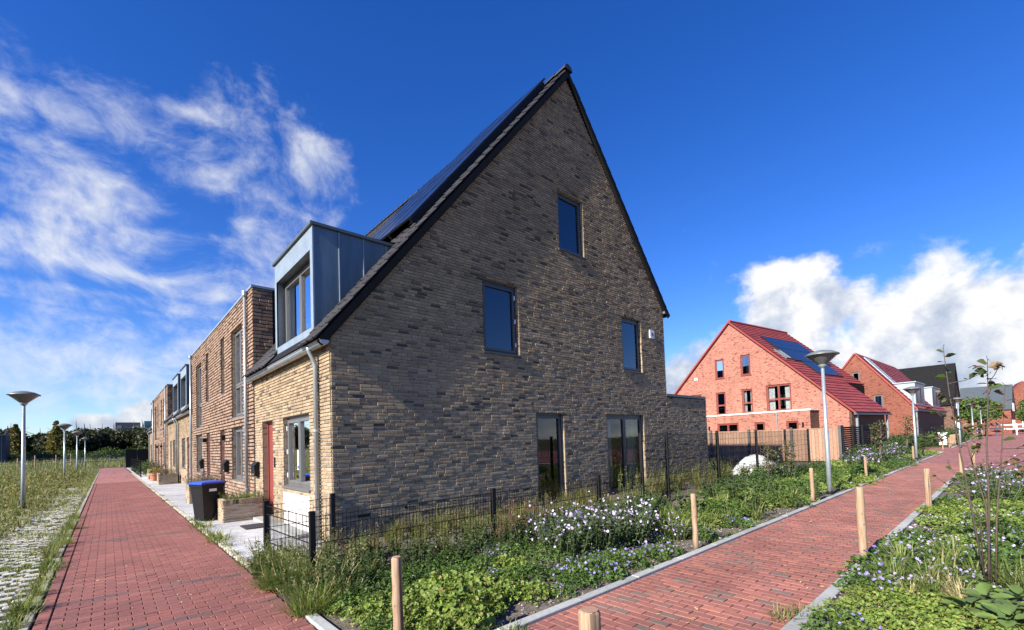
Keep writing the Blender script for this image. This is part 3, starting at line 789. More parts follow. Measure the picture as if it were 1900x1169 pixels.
def tile_rows(parent, fr, s0, s1, t0, t1, mat, name='roof_tile', w_=0.3, l_=0.345, skip=None, single_cols=0):
    """fr: s along the eave, z up the slope, n out of the roof. Tiles overlap, each with a roll on its side"""
    V, Fc = [], []; k = 0; t = t0; proto = None; o0 = org(parent)
    prof = [(0.0, 0.0), (0.02, 0.022), (0.05, 0.026), (0.075, 0.004), (0.19, -0.002), (0.3, 0.004)]
    npf = len(prof)
    cols_ = int(round((s1 - s0) / w_)); ww = (s1 - s0) / cols_
    vv0 = [(ps * ww / 0.3, pn + 0.034, -0.03) for ps, pn in prof] + [(ps * ww / 0.3, pn + 0.008, l_ + 0.02) for ps, pn in prof] + [(ps * ww / 0.3, pn + 0.005, -0.03) for ps, pn in prof]
    ff0 = [(i, i + 1, npf + i + 1, npf + i) for i in range(npf - 1)] + [(2 * npf + i, 2 * npf + i + 1, i + 1, i) for i in range(npf - 1)] + [(0, npf, 2 * npf), (npf - 1, 3 * npf - 1, 2 * npf - 1)]
    vv0 = np.array(vv0)
    Rm = Matrix(((fr.S[0], fr.N[0], fr.Z[0]), (fr.S[1], fr.N[1], fr.Z[1]), (fr.S[2], fr.N[2], fr.Z[2])))
    while t < t1 - 0.1:
        for c in range(cols_):
            s = s0 + c * ww
            if skip and skip(s + ww / 2, t + l_ / 2): continue
            j = random.gauss(0, 0.003)
            vw = fr.O + np.outer(vv0[:, 0] + s, fr.S) + np.outer(vv0[:, 1] + j, fr.N) + np.outer(vv0[:, 2] + t, fr.Z)
            if c < single_cols:
                meshobj(name, vw, ff0, mat, parent)
            else:
                V.append(vw); Fc.extend([tuple(q + k for q in f_) for f_ in ff0]); k += 3 * npf
        t += l_
    if V: meshobj(name, np.concatenate(V), Fc, mat, parent, kind='stuff')


def roof_section(parent, y0, y1, skip=None, single=0, east=True, xs=-0.10):
    base = 0.16
    W = Fr(np.array([-0.12, 0, EAVE - 0.12 * PITCH]) + NW * base, (0, 1, 0), NW, UP)
    slope = (APX + 0.12) / cth + 0.02
    deck = MB()
    a = np.array([xs, 0, EAVE + xs * PITCH]); ap = np.array([APX, 0, APZ]); e = np.array([XR + 0.12, 0, ZR - 0.12 * PITCH])
    for n_, f0 in ((0.02, -1), (0.155, 1)):
        pass
    t_ = 0.14
    av, ev, apv = a + NW * t_, e + NE * t_, ap + np.array([0, 0, t_ / cth])
    Y0, Y1 = np.array([0, y0, 0]), np.array([0, y1, 0])
    q = [a + Y0, ap + Y0, e + Y0, ev + Y0, apv + Y0, av + Y0, a + Y1, ap + Y1, e + Y1, ev + Y1, apv + Y1, av + Y1]
    deck.add(q, [(0, 5, 4, 1), (1, 4, 3, 2), (6, 7, 10, 11), (7, 8, 9, 10), (5, 11, 10, 4), (4, 10, 9, 3), (0, 1, 7, 6), (1, 2, 8, 7), (0, 6, 11, 5), (2, 3, 9, 8)])
    rf = deck.build('roof', 'black_clad', parent)
    tile_rows(rf, W, y0 - 0.01, y1 - 0.0, -0.02, slope - 0.12, 'roof_tile', skip=skip, single_cols=single)
    if east:
        E_ = Fr(np.array([XR + 0.14, 0, ZR - 0.14 * PITCH]) + NE * base, (0, 1, 0), NE, UPE)
        tile_rows(rf, E_, y0 - 0.01, y0 + (0.59 if single else 1.2), -0.02, (XR + 0.14 - APX) / cth - 0.12, 'roof_tile', single_cols=single)
    y = y0 - 0.03
    while y < y1 - 0.1:
        rt = MB(); cz = np.array([APX, 0, APZ + t_ / cth + 0.0])
        pts = []
        for yy, rr in ((y, 0.155), (min(y + 0.43, y1 + 0.02), 0.135)):
            pts.append([(cz[0] + rr * math.cos(math.pi * (0.02 + 0.96 * j / 8)), yy, cz[2] - 0.03 + rr * math.sin(math.pi * (0.02 + 0.96 * j / 8))) for j in range(9)])
        rt.add(pts[0] + pts[1], [(j, j + 1, 10 + j, 9 + j) for j in range(8)] + [tuple(range(9))])
        rt.build('ridge_tile', 'roof_tile', rf); y += 0.4
    return rf


def dormer(parent, y0, y1, z0, z1, xf, hinge=0, split=0.5, seams=4):
    """zinc box dormer with a deep frame, a two-light window and standing seams on its cheeks"""
    xr = (z1 - EAVE) / PITCH + 0.15; FD = Fr((xf, 0, 0), (0, 1, 0), (-1, 0, 0))
    bz = lambda x: EAVE + PITCH * x - 0.05
    dm = MB().box(WORLD, xf + 0.24, xr, y0 + 0.06, y1 - 0.06, z1 - 0.06, z1 - 0.003).build('dormer', 'zinc_dark', parent)
    for yy in (y0, y1):
        y2 = yy + (0.05 if yy == y0 else -0.05)
        MB().add([(xf + 0.001, yy, z0), (xr, yy, bz(xr)), (xr, yy, z1 - 0.001), (xf + 0.001, yy, z1 - 0.001), (xf + 0.001, y2, z0), (xr, y2, bz(xr)), (xr, y2, z1 - 0.001), (xf + 0.001, y2, z1 - 0.001)],
                 [(0, 1, 2, 3), (7, 6, 5, 4), (0, 3, 7, 4)]).build('cheek', 'zinc', dm)
    n_ = seams
    for i in range(1, n_):
        x = xf + (xr - xf) * i / n_ * 0.98
        for yy, sg in ((y0, -1), (y1, 1)):
            MB().box(WORLD, x - 0.008, x + 0.008, min(yy, yy + sg * 0.022), max(yy, yy + sg * 0.022), max(z0, EAVE + PITCH * x + 0.1), z1 - 0.01).build('seam', 'zinc_light', dm)
    # front frame
    f = MB(); fs, ft, fb = 0.13, 0.42, 0.16
    f.box(FD, y0 - 0.006, y0 + fs, -0.02, 0.006, z0 - 0.003, z1 - ft); f.box(FD, y1 - fs, y1 + 0.006, -0.02, 0.006, z0 - 0.003, z1 - ft)
    f.box(FD, y0 - 0.005, y1 + 0.005, -0.019, 0.005, z1 - ft + 0.004, z1 - 0.002); f.box(FD, y0 + fs + 0.001, y1 - fs - 0.001, -0.019, 0.003, z0 - 0.002, z0 + fb)
    f.build('front_frame', 'zinc_light', dm)  # paler zinc than the cheeks: sunlight on the front put into the colour
    g = MB(); g.box(FD, y0 + 0.055, y0 + fs - 0.002, -0.24, -0.022, z0, z1 - ft); g.box(FD, y1 - fs + 0.002, y1 - 0.055, -0.24, -0.022, z0, z1 - ft); g.box(FD, y0 + 0.055, y1 - 0.055, -0.24, -0.022, z1 - ft + 0.006, z1 - 0.064)
    g.build('lining', 'zinc_dark', dm)
    MB().box(WORLD, xf - 0.05, xr + 0.1, y0 - 0.05, y1 + 0.05, z1, z1 + 0.055).build('dormer_roof', 'zinc_dark', dm)
    window(parent, FD, y0 + fs, y1 - fs, z0 + fb, z1 - ft, rec=0.2, fmat='frame_grey', cols=2, sill=False, reveal='zinc_dark', split=split, hinge=hinge, curtain=True)
    return dm


def mailbox(y, x=-0.0, z=0.98, label='', grp=None):
    m_ = thing('mailbox', label, 'mailbox', (x, y, z), grp)
    b = MB(); F_ = Fr((x, y, z), (0, 1, 0), (-1, 0, 0))
    b.add([F_(s, n, zz) for s in (-0.19, 0.19) for n, zz in ((0.012, 0), (0.11, 0), (0.13, 0.26), (0.012, 0.34))], [(0, 1, 2, 3), (7, 6, 5, 4), (0, 4, 5, 1), (1, 5, 6, 2), (2, 6, 7, 3), (3, 7, 4, 0)])
    b.build('body', 'black_steel', m_)
    MB().add([F_(s, n, zz) for s in (-0.2, 0.2) for n, zz in ((0.13, 0.235), (0.145, 0.245), (0.05, 0.355), (0.012, 0.35))], [(0, 1, 2, 3), (7, 6, 5, 4), (0, 4, 5, 1), (1, 5, 6, 2), (2, 6, 7, 3)]).build('flap', 'black_steel', m_)
    MB().box(F_, -0.02, 0.01, 0.1125, 0.118, 0.03, 0.06).build('name_plate', 'white', m_)
    return m_


def snap(ops, course=0.0625, z0=-0.12):
    """openings begin and end on whole brick courses"""
    g = lambda z: z0 + round((z - z0) / course) * course
    return [(a, b, g(c), g(dd)) for a, b, c, dd in ops]


# ===== gable house
H1 = thing('terraced_house', 'end terrace house with tall dark brick gable, black tiled roof and zinc dormer', 'house', (0, 0, 0))
OPG = [(3.30, 4.35, 3.56, 5.17), (5.87, 6.89, 6.50, 8.08), (8.52, 9.55, 3.57, 5.17), (4.81, 5.80, -0.2, 2.24), (7.59, 9.49, -0.2, 2.26)]
OPG = snap(OPG)
def glim(z):
    a = 0.0 if z < EAVE else (z - EAVE) / PITCH
    b = 13.64 if z < 2.90 else (XR if z < ZR else XR - (z - ZR) / PITCH * 0.993)
    return a + 0.0, b
brickwall(H1, GA, 0, 13.64, -0.12, APZ, OPG, glim, single=170, backname='gable_wall')
OPF = snap([(1.06, 2.72, 0.80, 2.24), (3.52, 4.45, 0.0, 2.24)])
brickwall(H1, FA, 0.0, 5.16, -0.12, EAVE - 0.02, OPF, single=130, backname='front_wall', jit=0.0022)
MB().box(FA, 1.07, 2.71, 0.012, 0.03, 0.04, 0.70).build('plinth_panel', 'white_panel', H1)
for x_, z_ in ((0.42, 0.38), (1.3, 0.42), (2.25, 0.40), (6.5, 0.4)):
    MB().box(GA, x_, x_ + 0.21, 0.012, 0.018, z_, z_ + 0.05).build('air_vent', 'black_steel', H1)
window(H1, GA, *OPG[0], blind=1.0, hinge=-1); window(H1, GA, *OPG[1], blind=1.0, hinge=0); window(H1, GA, *OPG[2], hinge=0, blind=0.12)
window(H1, GA, 4.81, 5.80, 0.02, OPG[3][3], sill=False); window(H1, GA, 7.59, 9.49, 0.02, OPG[4][3], cols=2, sill=False, curtain=True)
window(H1, FA, *OPF[0], fmat='frame_grey', cols=2, hinge=-1, paper=1.95)
door(H1, FA, 3.52, 4.45, 0.06, OPF[1][3])
MB().box(FA, 3.34, 3.42, 0.012, 0.035, 1.2, 1.42).build('doorbell', 'black_steel', H1)
gutter(H1, FA, -0.13, 5.30, 3.37); downpipe(H1, FA, 0.52, 0.075, 3.36)
roof_section(H1, -0.098, 5.17, skip=lambda s, t: (0.80 < s < 3.22 and t < 3.1), single=1)
brg = MB()
for sgn, p0, p1, N_ in ((1, np.array([-0.16, 0, EAVE - 0.16 * PITCH]), np.array([APX, 0, APZ]), NW), (-1, np.array([APX, 0, APZ]), np.array([XR + 0.16, 0, ZR - 0.16 * PITCH]), NE)):
    lo, hi = 0.01, 0.12
    vq = [p + N_ * h_ + np.array([0, yy, 0]) for yy in (-0.109, -0.08) for p in (p0, p1) for h_ in (lo, hi)]
    brg.add(vq, [(0, 2, 3, 1), (4, 5, 7, 6), (0, 4, 6, 2), (1, 3, 7, 5), (0, 1, 5, 4), (2, 6, 7, 3)])
brg.build('barge_board', 'black_clad', H1)
dormer(H1, 0.78, 3.24, 3.66, 5.68, 0.0, hinge=1, seams=4)
for yv in (0.92, 3.7): pass
# gutter on the far side and extension trim
MB().box(GA, XR - 0.02, XR + 0.24, -3.0, 0.10, ZR - 0.05, ZR + 0.03).build('rear_gutter', 'zinc_dark', H1)
MB().box(WORLD, 10.9, 13.70, -0.045, 6.0, 2.905, 2.985).build('flat_roof', 'anthracite', H1)
MB().box(WORLD, 13.62, 13.648, 0.02, 6.0, -0.1, 2.90).build('side_wall', 'reveal_brick', H1)
MB().box(WORLD, 13.65, 13.73, -0.03, 0.05, 0.0, 2.9).build('downpipe', 'anthracite', H1)
MB().box(WORLD, 10.92, 10.935, 0.02, 5.2, 2.98, ZR).build('rear_wall', 'reveal_brick', H1)
vt = MB().box(GA, 10.02, 10.28, 0.012, 0.05, 4.72, 4.98).build('wall_vent', 'white', H1)
MB().box(GA, 10.09, 10.21, 0.051, 0.056, 4.80, 4.90).build('vent_grille', 'frame_grey', vt)
# solar panels on the street slope
WS = Fr(np.array([0, 0, EAVE]) + NW * 0.33, (0, 1, 0), NW, UP)
pn = 0
for c_ in range(5):
    y0 = 0.42 + c_ * 0.94
    for r_ in range(4 if c_ < 3 else 3):
        t0 = 3.35 + r_ * 1.66
        p = thing('solar_panel', 'black solar panel on the street slope of the tall gable house', 'solar panel', tuple(WS(y0, 0, t0)), 'solar panels on the gable house')
        MB().frame(WS, y0, y0 + 0.93, t0, t0 + 1.65, 0.02, 0, 0.04).build('panel_frame', 'panel_frame', p)
        MB().box(WS, y0 + 0.02, y0 + 0.91, 0.005, 0.034, t0 + 0.02, t0 + 1.63).build('cells', 'solar_cell', p)
        MB().box(WS, y0 + 0.1, y0 + 0.14, -0.14, 0.0, t0, t0 + 1.66).build('rail', 'panel_frame', p)
mailbox(4.92, -0.012, 0.95, 'black mailbox on pale brick between red door and downpipe')


# ===== the rest of the row
def relief_house(y0, y1, mirror, label, near, grp='brick terrace houses along the street'):
    """flat-fronted house: relief brick up to a parapet"""
    H = thing('terraced_house', label, 'house', (0, y0, 0), grp)
    wd_ = y1 - y0
    o = [(1.20, 2.68, 2.58, 5.12), (3.72, 4.34, 3.43, 5.17), (1.22, 2.72, 0.78, 2.24), (3.78, 4.55, 0.02, 2.22)]
    if mirror: o = [(wd_ - b, wd_ - a, c, dd) for a, b, c, dd in o]
    o = snap([(a + y0, b + y0, c, dd) for a, b, c, dd in o], 0.095)
    FR_ = Fr((-0.0, 0, 0), (0, 1, 0), (-1, 0, 0))
    if near:
        brickwall(H, FR_, y0, y1, -0.12, 5.74, o, None, 'brick_relief', 'mortar_dark', 0.095, 0.032, 0.05, 0.004, 0.24, backname='front_wall', vj=0.005)
    else:
        strips(H, FR_, y0, y1, -0.12, 5.74, o, 'brick_relief', 'mortar_dark')
    window(H, FR_, *o[0], fmat='frame_grey', cols=1 if not near else 2, rows=[0.36], hinge=0, curtain=near); window(H, FR_, *o[1], fmat='frame_grey')
    window(H, FR_, *o[2], fmat='frame_grey', cols=2, hinge=0); door(H, FR_, o[3][0], o[3][1], 0.06, o[3][3])
    MB().box(Fr((0, 0, 0), (0, 1, 0), (-1, 0, 0)), (o[3][1] if mirror else o[3][0] - 0.16) , (o[3][1] + 0.16 if mirror else o[3][0]), 0.05, 0.16, 1.92, 2.08).build('porch_lamp', 'black_steel', H)
    MB().box(WORLD, -0.075, 2.2, y0 - (0.03 if not mirror else 0), y1 + (0.03 if mirror else 0), 5.742, 5.80).build('parapet_cap', 'zinc_light', H)
    MB().box(WORLD, 1.12, 2.2, y0 + 0.06, y1 - 0.06, 3.0, 5.736).build('upper_box', 'black_clad', H)
    for ys in (y0 + 0.004, y1 - 0.05): MB().box(WORLD, 0.02, 2.2, ys, ys + 0.046, 3.0, 5.738).build('side_cladding', 'black_clad', H)
    if not mirror:
        SG = Fr((0, y0, 0), (1, 0, 0), (0, -1, 0))
        brickwall(H, SG, -0.045, 0.42, 3.3, 5.74, (), None, 'brick_relief', 'mortar_dark', 0.095, 0.03, 0.012, 0.004, 0.21, backname='side_wall')
    roof_section(H, y0, y1, skip=lambda s, t: t < 3.2, east=False, xs=1.95)
    downpipe(H, FR_, (y1 - 0.1 if mirror else y0 + 0.52), 0.11, 5.62, swan=False, hopper=True, brackets=(0.6, 2.0, 3.4, 4.8))
    return H


def pale_house(y0, y1, mirror, label, dy, grp='brick terrace houses along the street'):
    H = thing('terraced_house', label, 'house', (0, y0, 0), grp); wd_ = y1 - y0
    o = [(2.7, 4.0, 0.80, 2.24), (1.3, 2.0, 0.02, 2.24)]
    if mirror: o = [(wd_ - b, wd_ - a, c, dd) for a, b, c, dd in o]
    o = snap([(a + y0, b + y0, c, dd) for a, b, c, dd in o])
    brickwall(H, FA, y0, y1, -0.12, EAVE - 0.02, o, None, backname='front_wall', course=0.0625)
    window(H, FA, *o[0], fmat='frame_grey', cols=2); door(H, FA, o[1][0], o[1][1], 0.06, o[1][3])
    gutter(H, FA, y0 - (0.1 if not mirror else -0.01), y1 + (0.1 if mirror else -0.01), 3.37)
    downpipe(H, FA, (y1 - 0.35 if not mirror else y0 + 0.5), 0.075, 3.36)
    roof_section(H, y0, y1, skip=lambda s, t: dy[0] - 0.1 < s < dy[1] + 0.1 and t < 3.1, east=False)
    dormer(H, dy[0], dy[1], 3.66, 5.70, 0.0, seams=3)
    return H


relief_house(5.17, 10.68, False, 'flat-fronted relief brick terrace house joined to the gable house', True)
relief_house(10.69, 16.2, True, 'flat-fronted relief brick terrace house joined to a paler house with twin dormers', True)
pale_house(16.21, 21.6, False, 'pale brick terrace house with dormer, joined to the first relief brick pair', (18.5, 20.7))
pale_house(21.61, 27.1, True, 'pale brick terrace house with dormer, joined to the far relief brick pair', (21.9, 24.3))
relief_house(27.11, 32.6, False, 'far relief brick terrace house next to pale house with dormer', False)
relief_house(32.61, 38.1, True, 'far relief brick terrace house next to the last house of the row', False)
pale_house(38.11, 43.4, False, 'last house of the row, pale brick with single dormer', (39.2, 41.6))
mailbox(8.45, -0.06, 0.95, 'black mailbox on relief brick beside the door next to the downpipe', 'mailboxes of the relief brick pair')
mailbox(13.2, -0.06, 0.95, 'black mailbox on relief brick beside the door behind the lavender planter', 'mailboxes of the relief brick pair')

# ---------------------------------------------------------- plants: leaf scattering
OVAL = (np.array([(0, 0, 0), (.30, .38, .06), (.22, .72, .03), (0, 1, -.10), (-.22, .72, .03), (-.30, .38, .06), (0, .45, -.01)]), [(0, 1, 6), (1, 2, 6), (2, 3, 6), (3, 4, 6), (4, 5, 6), (5, 0, 6)])
SLIM = (np.array([(0, 0, 0), (.14, .4, .03), (0, 1, -.12), (-.14, .4, .03)]), [(0, 1, 2), (0, 2, 3)])
_a = [R_(x) for x in (-150, -110, -70, -35, 0, 35, 70, 110, 150)]
ROUND = (np.array([(0, .30, -.07)] + [((.5 + .06 * (i % 2)) * math.sin(a), .38 + (.52 + .06 * (i % 2)) * math.cos(a), .05 * math.cos(3 * a)) for i, a in enumerate(_a)]), [(0, i, i + 1) for i in range(1, 9)])
BLADE = (np.array([(-.5, 0, 0), (.5, 0, 0), (-.45, .4, .03), (.45, .4, .03), (-.3, .75, -.06), (.3, .75, -.06), (0, 1, -.24)]), [(0, 1, 3, 2), (2, 3, 5, 4), (4, 5, 6)])
_p = [(0, 0, 0)]
for i in range(5):
    a = i * 1.2566
    for da, r in ((-0.5, .40), (0, .52), (0.5, .40)):
        _p.append((r * math.sin(a + da), r * math.cos(a + da), .08))
FLOWER = (np.array(_p), [(0, 1 + 3 * i, 2 + 3 * i, 3 + 3 * i) for i in range(5)])
DAISY = (np.array([(0, 0, 0)] + [((.5 if i % 2 else .34) * math.sin(i * 6.2832 / 20), (.5 if i % 2 else .34) * math.cos(i * 6.2832 / 20), .05) for i in range(20)]), [(0, i, i % 20 + 1) for i in range(1, 21)])


def scatter(P, T, N, SX, SY, tmpl):
    """place one leaf shape at every P: T its direction, N its normal"""
    P, T, N = np.asarray(P, float), np.asarray(T, float), np.asarray(N, float)
    T = T / np.linalg.norm(T, axis=1, keepdims=True)
    B = np.cross(T, N); B /= np.linalg.norm(B, axis=1, keepdims=True) + 1e-9; N2 = np.cross(B, T)
    tv, tf = tmpl; n, k = len(P), len(tv)
    SX = np.broadcast_to(SX, n)[:, None, None]; SY = np.broadcast_to(SY, n)[:, None, None]
    V = P[:, None, :] + B[:, None, :] * (tv[None, :, 0:1] * SX) + T[:, None, :] * (tv[None, :, 1:2] * SY) + N2[:, None, :] * (tv[None, :, 2:3] * SY)
    F_ = []
    for f in tf: F_.append(np.arange(n)[:, None] * k + np.array(f)[None, :])
    faces = [tuple(r) for a in F_ for r in a.tolist()]
    return V.reshape(-1, 3), faces


def foliage(name, sets, mat, parent, kind='stuff'):
    V, F_, k = [], [], 0
    for v, f in sets:
        V.append(v); F_.extend([tuple(i + k for i in q) for q in f]); k += len(v)
    return meshobj(name, np.concatenate(V), F_, mat, parent, kind=kind)


def sph(n, up=0.0):
    v = rng.normal(size=(n, 3)); v[:, 2] += up
    return v / np.linalg.norm(v, axis=1, keepdims=True)


def mound(n, rx, ry, h, fill=0.5):
    """points through a low mound, denser near its surface"""
    a = rng.uniform(0, 6.2832, n); r = np.sqrt(rng.uniform(0, 1, n)); lump = 1 + 0.22 * np.sin(a * 3 + rng.uniform(0, 6)) + 0.12 * np.sin(a * 7 + 1)
    top = h * np.sqrt(np.clip(1 - r ** 2 * 0.92, 0, 1)) * (0.8 + 0.2 * np.sin(a * 5 + r * 9))
    z = top * (1 - fill * rng.uniform(0, 1, n) ** 2)
    return np.stack([r * rx * lump * np.cos(a), r * ry * lump * np.sin(a), z], 1), a, r


def make_mound(name, mat, n, rx, h, size, tmpl, tilt=0.6, flower=None, nfl=0, fsize=0.03, ftm=FLOWER, fup=0.04):
    root = bpy.data.objects.new(name, None); col.objects.link(root)
    P, a, r = mound(n, rx, rx, h)
    N = sph(n, 1.3); N[:, 0] += np.cos(a) * r * tilt; N[:, 1] += np.sin(a) * r * tilt
    T = np.stack([np.cos(a), np.sin(a), np.full(n, -0.1)], 1) + rng.normal(0, 0.7, (n, 3))
    s = size * rng.uniform(0.6, 1.3, n)
    foliage('foliage', [scatter(P, T, N, s, s, tmpl)], mat, root)
    if nfl:
        Pf, a2, r2 = mound(nfl, rx * 0.95, rx * 0.95, h * 1.02, 0.05); Pf[:, 2] += fup * rng.uniform(0.3, 1.4, nfl)
        Nf = sph(nfl, 1.4); Nf[:, 0] -= 0.5
        s = fsize * rng.uniform(0.75, 1.25, nfl)
        foliage('blossom', [scatter(Pf, sph(nfl, 0), Nf, s, s, ftm)], flower, root)
    return root


def make_tuft(name, mat, n, rad, hmin, hmax, wd_, spread=0.45, heads=None, nh=0, hmat=None):
    root = bpy.data.objects.new(name, None); col.objects.link(root)
    a = rng.uniform(0, 6.2832, n); r = rad * np.sqrt(rng.uniform(0, 1, n))
    P = np.stack([r * np.cos(a), r * np.sin(a), np.zeros(n)], 1)
    a2 = a + rng.normal(0, 0.7, n); tl = np.abs(rng.normal(0, spread, n))
    T = np.stack([np.cos(a2) * tl, np.sin(a2) * tl, np.ones(n)], 1)
    N = np.stack([np.cos(a2), np.sin(a2), -tl - 0.2], 1) * -1.0
    L = rng.uniform(hmin, hmax, n)
    foliage('foliage', [scatter(P, T, N, wd_ * rng.uniform(0.7, 1.3, n), L, BLADE)], mat, root)
    if nh:
        a = rng.uniform(0, 6.2832, nh); tl = np.abs(rng.normal(0, spread * 0.5, nh)); L = rng.uniform(hmax * 0.9, hmax * 1.35, nh)
        T = np.stack([np.cos(a) * tl, np.sin(a) * tl, np.ones(nh)], 1); T /= np.linalg.norm(T, axis=1, keepdims=True)
        P = np.stack([rad * 0.7 * np.cos(a), rad * 0.7 * np.sin(a), np.zeros(nh)], 1)
        sets = [scatter(P, T, sph(nh), 0.006, L, BLADE)]
        for q in range(7):
            PP = P + T * (L * (0.74 + 0.035 * q))[:, None]; PP[:, 2] -= 0.0
            sets.append(scatter(PP, T + rng.normal(0, 0.5, (nh, 3)), sph(nh), 0.03, 0.05, SLIM))
        foliage('seed_head', sets, hmat or mat, root)
    return root


def make_leafy(name, mat, nst, h, spread, nl, lsize, tmpl, stem='stem_green', lean=0.3, flower=None, nfl=0, fsize=0.03, ftm=DAISY, low=0.15):
    """several upright stems, each with leaves all along"""
    root = bpy.data.objects.new(name, None); col.objects.link(root)
    st = MB(); P, T, Nn = [], [], []; tips = []
    for i in range(nst):
        a = random.uniform(0, 6.28); r = spread * 0.35 * math.sqrt(random.random()); hh = h * random.uniform(0.6, 1.05)
        b0 = np.array([r * math.cos(a), r * math.sin(a), 0]); d1 = np.array([math.cos(a) * lean * random.random(), math.sin(a) * lean * random.random(), 1]); 
        pts = [b0 + d1 * hh * t + np.array([random.gauss(0, .01), random.gauss(0, .01), 0]) for t in (0, .35, .7, 1)]
        st.tube(pts, [0.006, 0.005, 0.004, 0.002], 4, False); tips.append(pts[-1])
        for j in range(nl):
            t = random.uniform(low, 1); p = b0 + d1 * hh * t; an = random.uniform(0, 6.28)
            P.append(p); T.append((math.cos(an), math.sin(an), random.uniform(-0.1, 0.9))); Nn.append((random.gauss(0, .4), random.gauss(0, .4), 1))
    st.build('stem', stem, root)
    s = lsize * rng.uniform(0.6, 1.25, len(P))
    foliage('foliage', [scatter(P, T, Nn, s, s, tmpl)], mat, root)
    if nfl:
        tp = np.array(tips)[rng.integers(0, len(tips), nfl)] + rng.normal(0, spread * 0.13, (nfl, 3)); tp[:, 2] -= np.abs(rng.normal(0, h * 0.16, nfl)) - 0.03
        Nf = sph(nfl, 1.2); Nf[:, 0] -= 0.6; Nf[:, 1] -= 0.3
        s = fsize * rng.uniform(0.7, 1.25, nfl); foliage('blossom', [scatter(tp, sph(nfl), Nf, s, s, ftm)], flower, root)
    return root


class Kind:
    """plant templates; the first spot uses the template itself, later ones are copies"""
    def __init__(k, *roots):
        k.r = list(roots); k.used = [False] * len(roots)
    def put(k, x, y, label, cat, group, s=1.0, z=0.0, sz=None, rot=None):
        i = random.randrange(len(k.r))
        o = k.r[i] if not k.used[i] else copy_tree(k.r[i]); k.used[i] = True
        o.location = (x, y, z); o.rotation_euler = (random.gauss(0, 0.04), random.gauss(0, 0.04), random.uniform(0, 6.28) if rot is None else rot)
        o.scale = (s, s, (sz or 1.0) * s)
        return prop(o, label, cat, group)
    def drop(k):
        for u, r in zip(k.used, k.r):
            if not u:
                for c in list(r.children): bpy.data.objects.remove(c)
                bpy.data.objects.remove(r)


lime = Kind(*[make_mound('ladys_mantle', 'leaf_lime', 620, 0.27, 0.21, 0.040, ROUND) for _ in range(3)])
green = Kind(*[make_mound('green_mound_plant', 'leaf_mid', 560, 0.27, 0.21, 0.038, OVAL) for _ in range(3)])
crane = Kind(*[make_mound('cranesbill', 'leaf_mid', 520, 0.29, 0.18, 0.034, ROUND, flower='petal_violet', nfl=17, fsize=0.040, fup=0.05) for _ in range(3)])
cranep = Kind(*[make_mound('pale_cranesbill', 'leaf_mid', 300, 0.27, 0.20, 0.042, ROUND, flower='petal_pale', nfl=24, fsize=0.032, fup=0.06) for _ in range(2)])
carpet = Kind(*[make_mound('barrenwort', 'leaf_lime', 700, 0.38, 0.15, 0.042, OVAL) for _ in range(2)])
aster = Kind(*[make_leafy('aster', 'leaf_sage', 60, 0.52, 0.9, 26, 0.05, OVAL, lean=0.5, flower='petal_pale', nfl=95, fsize=0.042) for _ in range(2)])
asterv = Kind(*[make_leafy('lilac_aster', 'leaf_sage', 34, 0.5, 0.6, 20, 0.045, OVAL, lean=0.5, flower='petal_lilac', nfl=60, fsize=0.042) for _ in range(2)])
strap = Kind(*[make_tuft('daylily', 'grass_green', 60, 0.11, 0.22, 0.42, 0.017, 0.75) for _ in range(2)])
sedge = Kind(*[make_tuft('dry_sedge', 'straw', 150, 0.09, 0.10, 0.26, 0.006, 1.0) for _ in range(2)])
gsedge = Kind(*[make_tuft('green_sedge', 'grass_green', 110, 0.09, 0.14, 0.34, 0.008, 0.8) for _ in range(2)])
tall = Kind(*[make_tuft('tall_grass', 'leaf_weed', 95, 0.16, 0.28, 0.68, 0.011, 0.36, nh=5, hmat='leaf_weed') for _ in range(3)])
weed = Kind(*[make_leafy('tall_weed', 'leaf_weed', 8, 0.75, 0.4, 17, 0.055, OVAL, lean=0.3) for _ in range(3)])
dweed = Kind(*[make_leafy('dark_weed', 'leaf_dark', 12, 0.45, 0.45, 17, 0.06, OVAL, lean=0.6, low=0.0) for _ in range(3)])
reed = Kind(*[make_leafy('dock', 'reed_brown', 7, 0.75, 0.3, 30, 0.03, OVAL, stem='stem', lean=0.25, low=0.4) for _ in range(2)])
rough = Kind(*[make_tuft('rough_grass', 'grass_green', 260, 0.24, 0.14, 0.42, 0.012, 1.0, nh=3, hmat='straw') for _ in range(2)])
tiny = Kind(*[make_tuft('joint_weed', 'grass_green', 46, 0.07, 0.03, 0.10, 0.006, 1.3) for _ in range(2)])

LG = 'lime green lady\'s mantle mound in the bed between footpath and gable fence'
for x, y, s in ((-0.25, -3.9, 1.25), (-0.71, -3.79, .9), (-0.1, -3.45, 1.1), (-0.34, -4.3, .8), (0.25, -4.0, .8), (0.94, -3.3, .9), (0.5, -4.2, .7), (-0.95, -3.55, .8), (-0.05, -4.1, .8), (0.2, -3.6, .9), (-0.5, -3.4, .8)):
    lime.put(x, y, LG, 'plant', "lady's mantle by the gable fence", s)
GG = 'mid green leafy mound in the bed between footpath and gable fence'
for x, y, s in ((0.78, -3.75, 1), (1.5, -3.5, 1), (1.05, -4.3, .8), (0.65, -3.1, 1), (0.23, -3.1, .9), (-0.95, -3.1, .9), (-0.3, -2.9, 1), (1.3, -2.9, 1.1), (0.1, -2.7, 1), (2.0, -3.1, 1), (-0.6, -2.9, .9), (2.9, -3.5, 1.1), (3.4, -3.2, 1.2), (-1.05, -3.9, .7)):
    green.put(x, y, GG, 'plant', 'green mounds by the gable fence', s)
CG = 'low cranesbill with violet flowers along the kerb of the gable house bed'
